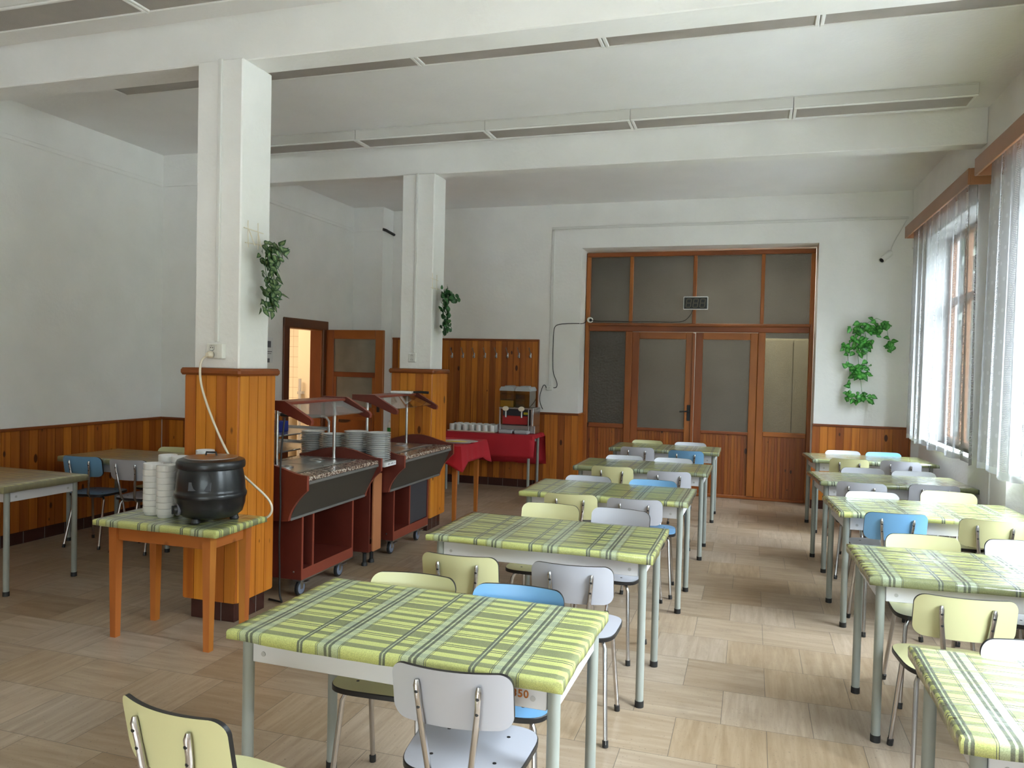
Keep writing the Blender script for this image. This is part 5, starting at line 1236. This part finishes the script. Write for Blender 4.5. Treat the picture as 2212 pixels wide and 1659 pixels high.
def valance(label, y0, y1, xf):
    t = thing('curtain_valance', label, 'valance', (0, 0, 0), group='curtain valances')
    b = MB(); b.box(xf, xf + .018, y0, y1, 2.955, 3.075, b=.003); b.build('front_board', M['valance'], t)
    b = MB(); b.box(xf + .018, XR - .002, y0, y0 + .016, 2.955, 3.075, b=.002); b.build('end_board', M['valance'], t); b = MB(); b.box(xf + .018, XR - .002, y1 - .016, y1, 2.955, 3.075, b=.002); b.build('end_board', M['valance'], t)
    b = MB(); b.box(xf + .03, XR - .002, y0 + .017, y1 - .017, 3.06, 3.074); b.build('top_board', M['valance'], t)
valance('brown wooden valance above the far lace curtain', 6.36, 8.78, 1.462)
valance('brown wooden valance above the near lace curtain', 3.2, 6.10, 1.44)

# ------------------------------------------------------------------ artificial ivy
def leaf(b, p, d, up, L, W, round_=False, pale=0):
    """one folded leaf at p pointing along d"""
    d = d.normalized(); s = d.cross(up).normalized(); nrm = s.cross(d)
    if round_: prof = [(0, 0), (.22, .42), (.55, .5), (.85, .34), (1, 0)]
    else: prof = [(0, 0), (.12, .38), (.36, .5), (.7, .27), (1, 0)]
    mid = [p + d * (L * t) - nrm * (L * .12 * t * t) for t, w in prof]
    lf = [p + d * (L * t) + s * (W * w) + nrm * (W * .22 * w) - nrm * (L * .12 * t * t) for t, w in prof]
    rt = [p + d * (L * t) - s * (W * w) + nrm * (W * .22 * w) - nrm * (L * .12 * t * t) for t, w in prof]
    base = len(b.v)
    for q in mid + lf + rt: b.v.append(tuple(q))
    n = len(prof)
    for i in range(n - 1):
        mm = 0
        for off, fl in ((n, 1), (2 * n, 0)):
            q = [base + i, base + i + 1, base + off + i + 1, base + off + i]
            if i == 0: q = [base, base + 1, base + off + 1]
            elif i == n - 2: q = [base + i, base + n - 1, base + off + i]
            b.face(q if fl else q[::-1], mm)
    if pale:
        for off, sg in ((n, 1), (2 * n, -1)):
            pts = []
            for t, w in prof[1:-1]:
                pts.append(p + d * (L * t) + s * (sg * W * w * pale) + nrm * (W * .22 * w * pale + .0012) - nrm * (L * .12 * t * t))
            c = [p + d * (L * t) + nrm * .0012 - nrm * (L * .12 * t * t) for t, w in prof[1:-1]]
            k0 = len(b.v)
            for q in c + pts: b.v.append(tuple(q))
            for i in range(len(c) - 1):
                q = (k0 + i, k0 + i + 1, k0 + len(c) + i + 1, k0 + len(c) + i); b.face(q if sg > 0 else q[::-1], 1)
def ivy(name, label, nrm, strands, blobs, mats, L, W, round_, pale, seed, dens=30, lattice=None):
    """strands: vine polylines; blobs: (centre, radius along wall, vertical, depth, leaves)"""
    rnd = random.Random(seed); nrm = Vector(nrm); side = nrm.cross(Vector((0, 0, 1)))
    t = thing(name, label, 'hanging plant')
    sb = MB(); lb = MB()
    def put(p, out=1.0):
        d = (side * rnd.uniform(-1, 1) + Vector((0, 0, -1)) * rnd.uniform(-.35, 1.1) + nrm * rnd.uniform(.05, .7) * out)
        up = (nrm * 1.0 + side * rnd.uniform(-.6, .6) + Vector((0, 0, 1)) * rnd.uniform(-.1, .7))
        k = rnd.uniform(.7, 1.15); leaf(lb, p, d, up, L * k, W * k, round_, pale)
    for st in strands:
        st = [Vector(q) for q in st]; sb.tube(st, .0022, 6)
        tot = sum((st[i + 1] - st[i]).length for i in range(len(st) - 1)); n = int(tot * dens)
        for k in range(n):
            u = rnd.random() * tot
            for i in range(len(st) - 1):
                l = (st[i + 1] - st[i]).length
                if u <= l: put(st[i].lerp(st[i + 1], u / l) + nrm * rnd.uniform(.0, .02)); break
                u -= l
    for c, rs, rz, rn, n in blobs:
        c = Vector(c)
        for k in range(n):
            a = rnd.uniform(0, 6.28); q = math.sqrt(rnd.random())
            put(c + side * (rs * q * math.cos(a)) + Vector((0, 0, rz * q * math.sin(a))) + nrm * rnd.uniform(0, rn))
    sb.build('stems', mats[2], t); lb.build('foliage', mats[:2], t, smooth=60)
    if lattice:
        lat = MB()
        for a, c in lattice: lat.tube([a, c], .0028, 6)
        lat.build('holder', M['cream'] if name != 'dark' else M['black'], t)
    return t
y = YW - .055
V = lambda x, z, dy=0: (x, y - dy, z)
ivy('hanging_ivy', 'bright green artificial ivy hanging on the back wall right of the big door', (0, -1, 0),
    [[V(1.17, 2.08), V(1.05, 1.95), V(1.02, 1.75), V(1.05, 1.55), V(1.06, 1.36), V(1.08, 1.26)], [V(1.17, 2.08), V(1.12, 1.85), V(1.14, 1.62), V(1.16, 1.5), V(1.18, 1.36), V(1.2, 1.25)], [V(1.17, 2.08), V(1.22, 1.9), V(1.22, 1.7), V(1.22, 1.6)], [V(1.18, 2.1), V(1.3, 2.17, .03), V(1.4, 2.12, .03), V(1.42, 1.98, .02), V(1.46, 1.90)]],
    [((1.16, y, 2.0), .15, .13, .09, 52), ((1.34, y, 2.09), .10, .06, .08, 22), ((1.12, y, 1.86), .13, .08, .07, 26), ((1.07, y, 1.62), .07, .05, .05, 14), ((1.19, y, 1.58), .08, .07, .05, 17), ((1.1, y, 1.30), .09, .06, .05, 20), ((1.24, y, 1.3), .05, .05, .05, 9), ((.99, y, 1.85), .03, .04, .04, 6), ((1.45, y, 1.86), .05, .05, .04, 9), ((1.14, y, 1.52), .06, .03, .05, 8)],
    (M['leaf_bright'], M['leaf_mid'], M['leaf_bright']), .072, .056, False, .42, 4, 10)
x = -2.80
Vc = lambda yy, z, dx=0: (x + .03 + dx, yy, z)
ivy('hanging_ivy', 'dark variegated artificial plant in a white holder on the near column', (1, 0, 0),
    [[Vc(3.93, 2.24), Vc(3.92, 2.12), Vc(3.95, 1.98), Vc(3.93, 1.86)], [Vc(3.96, 2.24), Vc(4.0, 2.1), Vc(4.03, 1.95), Vc(3.99, 1.86)], [Vc(3.97, 2.25), Vc(4.03, 2.26), Vc(4.09, 2.22), Vc(4.1, 2.16)]],
    [((x, 3.935, 2.19), .075, .07, .08, 40), ((x, 4.02, 2.21), .06, .05, .08, 20), ((x, 3.96, 2.1), .06, .06, .06, 18), ((x, 3.94, 1.99), .055, .05, .05, 14), ((x, 4.02, 2.03), .045, .08, .05, 18), ((x, 3.95, 1.89), .055, .045, .05, 20), ((x, 4.02, 1.94), .04, .05, .05, 10)],
    (M['leaf_dark'], M['leaf_pale'], M['leaf_dark']), .062, .040, False, .5, 9, 10,
    [((x - .045, 3.855, 2.376), (x - .045, 3.86, 2.22)), ((x - .045, 3.95, 2.377), (x - .045, 3.955, 2.22)), ((x - .043, 3.815, 2.328), (x - .043, 4.0, 2.322)), ((x - .045, 3.83, 2.243), (x - .02, 3.98, 2.245)), ((x - .045, 3.86, 2.33), (x - .01, 3.875, 2.23)), ((x - .045, 3.95, 2.33), (x - .01, 3.935, 2.23))])
x = -2.772
ivy('hanging_ivy', 'dark round leaved artificial plant in a white holder on the far column', (1, 0, 0),
    [[Vc(6.62, 2.24), Vc(6.60, 2.1), Vc(6.64, 1.95), Vc(6.63, 1.84)], [Vc(6.66, 2.24), Vc(6.70, 2.08), Vc(6.72, 1.94), Vc(6.70, 1.87)]],
    [((x, 6.62, 2.19), .085, .07, .08, 34), ((x, 6.76, 2.19), .08, .05, .08, 24), ((x, 6.62, 2.07), .06, .07, .06, 22), ((x, 6.68, 1.99), .06, .06, .06, 14), ((x, 6.62, 1.92), .06, .05, .05, 16), ((x, 6.7, 1.9), .05, .04, .05, 14)],
    (M['leaf_round'], M['leaf_mid'], M['leaf_round']), .05, .05, True, 0, 12, 14,
    [((x - .05, 6.53, 2.389), (x - .05, 6.535, 2.24)), ((x - .05, 6.63, 2.382), (x - .05, 6.635, 2.24)), ((x - .048, 6.49, 2.339), (x - .048, 6.662, 2.33)), ((x - .05, 6.5, 2.253), (x - .03, 6.65, 2.25))])

# ------------------------------------------------------------------ outside, light, camera
b = MB(); b.box(2.1, 9, -40, 8.8, -.7, -.6); structure(b, 'ground_outside', M['asphalt'])  # pale strip kept beside the windows to bounce daylight up indoors
M['dark_ground'] = plain('dark_ground', (.11, .115, .095), .95, var=.2)
b = MB(); b.box(-40, 2.1, -40, Y0 - .21, -.7, -.6); b.box(2.1, 70, 8.8, 70, -.7, -.6); b.box(9, 70, -40, 8.8, -.7, -.6); structure(b, 'dark_ground_outside', M['dark_ground'])  # added dark ground, cuts bounce into the room and glare behind the curtains
M['tree_leaf'] = leafmat('tree_leaf', (.010, .022, .007), (.026, .046, .016)); M['bark'] = plain('bark', (.07, .05, .035), .9)
def tree(x, y, h, rad, label, seed):  # crowns massed and placed to block bright sky behind the curtains
    rnd = random.Random(seed); t = thing('leafy_tree', label, 'tree', (x, y, -.6), group='trees outside the windows')
    b = MB(); b.tube([(0, 0, 0), (.05, 0, h * .3), (0, .08, h * .6)], [.16, .13, .07], 10); b.build('trunk', M['bark'], t)
    b = MB()
    for c in range(int(20 + h * 2)):
        a, q, zz = rnd.uniform(0, 6.28), math.sqrt(rnd.random()) * rad * .75, rnd.uniform(.08, .94) * h
        k = rad * rnd.uniform(.30, .48); n = 85
        for l in range(n):
            v = Vector((rnd.gauss(0, 1), rnd.gauss(0, 1), rnd.gauss(0, 1))).normalized() * k * rnd.uniform(.6, 1)
            p = Vector((q * math.cos(a), q * math.sin(a), zz)) + v
            d = (v.normalized() + Vector((rnd.uniform(-1, 1), rnd.uniform(-1, 1), rnd.uniform(-1, .4)))).normalized()
            leaf(b, p, d, Vector((rnd.uniform(-1, 1), rnd.uniform(-1, 1), 1)), .33, .21)
    b.build('crown', M['tree_leaf'], t)
for x, y, h, rd, wh in ((4.75, 9.4, 5.4, 1.5, 'closest to the building'), (3.75, 12.8, 7.6, 1.1, 'second from the building'), (5.35, 16.4, 8.6, 1.4, 'third from the building'), (2.95, 17.9, 7.4, .8, 'close to the wall'), (4.55, 21.2, 8.8, 1.4, 'fourth from the building'), (7.4, 24.8, 9.8, 1.8, 'fifth from the building'), (7.0, 33.0, 10.5, 2.8, 'farthest from the building')):
    tree(x, y, h, rd, 'green leafy tree outside seen faintly through the lace curtains, ' + wh, int(y * 10))
w = bpy.data.worlds.new('overcast_sky'); scene.world = w; w.use_nodes = True
nt = w.node_tree; bg = nt.nodes['Background']; SKY = 21.0
tc = N(nt, 'ShaderNodeTexCoord'); sp = N(nt, 'ShaderNodeSeparateXYZ'); nt.links.new(tc.outputs['Generated'], sp.inputs[0])
rp = ramp(nt, [(0, (.03, .03, .03)), (.5, (.035, .04, .04)), (.60, (.07, .08, .085)), (.68, (.24, .265, .29)), (.80, (.68, .76, .85)), (1, (.84, .92, 1.0))]); nt.links.new(math_(nt, 'MULTIPLY_ADD', sp.outputs[2], .5, .5), rp.inputs[0])
az = math_(nt, 'MULTIPLY_ADD', sp.outputs[1], -.75, 1.0)   # overcast, brighter towards the side behind the camera
cc = N(nt, 'ShaderNodeCombineColor')
for q in range(3): nt.links.new(az, cc.inputs[q])
nt.links.new(mixc(nt, 1.0, rp.outputs[0], cc.outputs[0], 'MULTIPLY'), bg.inputs[0]); bg.inputs[1].default_value = SKY
for i, (y0, y1) in enumerate(WINS):
    l = bpy.data.lights.new('window_portal', 'AREA'); l.shape = 'RECTANGLE'; l.size = y1 - y0; l.size_y = WZ1 - WZ0; l.cycles.is_portal = True
    o = bpy.data.objects.new('window_portal', l); COL.objects.link(o); o.location = (XN + .2, (y0 + y1) / 2, (WZ0 + WZ1) / 2); o.rotation_euler = (R(90), 0, R(90))

for x0, x1 in FILL_WIN:
    l = bpy.data.lights.new('window_portal', 'AREA'); l.shape = 'RECTANGLE'; l.size = x1 - x0; l.size_y = RZ1 - RZ0; l.cycles.is_portal = True
    o = bpy.data.objects.new('window_portal', l); COL.objects.link(o); o.location = ((x0 + x1) / 2, Y0 - .15, (RZ0 + RZ1) / 2); o.rotation_euler = (R(90), 0, 0)

cd = bpy.data.cameras.new('camera'); co = bpy.data.objects.new('camera', cd); COL.objects.link(co)
FPX = 1659.17
cd.sensor_fit = 'HORIZONTAL'; cd.sensor_width = 36.0; cd.lens = 36.0 * FPX / 2212; cd.clip_start = .05; cd.clip_end = 200
Rw = Matrix(((.9543, .2979, .0234), (.0301, -.0179, -.9994), (-.2973, .9544, -.0260)))  # rows: image right, image down, view
r_, d_, f_ = Rw[0].normalized(), Rw[1], Rw[2].normalized()
r_ = (r_ - f_ * r_.dot(f_)).normalized(); u_ = r_.cross(f_)
m4 = Matrix(((r_.x, u_.x, -f_.x, 0), (r_.y, u_.y, -f_.y, 0), (r_.z, u_.z, -f_.z, 1.57), (0, 0, 0, 1)))
co.matrix_world = m4; scene.camera = co

vs = scene.view_settings; scene.display_settings.display_device = 'sRGB'
vs.view_transform = 'Standard'; vs.look = 'None'; vs.gamma = 1; vs.use_curve_mapping = False; vs.exposure = 2.22
cy = scene.cycles; cy.use_denoising = True; cy.max_bounces = 8; cy.diffuse_bounces = 5; cy.glossy_bounces = 3; cy.transmission_bounces = 3; cy.transparent_max_bounces = 12
cy.caustics_reflective = False; cy.caustics_refractive = False; cy.sample_clamp_indirect = 6.0
try: cy.denoiser = 'OPENIMAGEDENOISE'
except Exception: pass
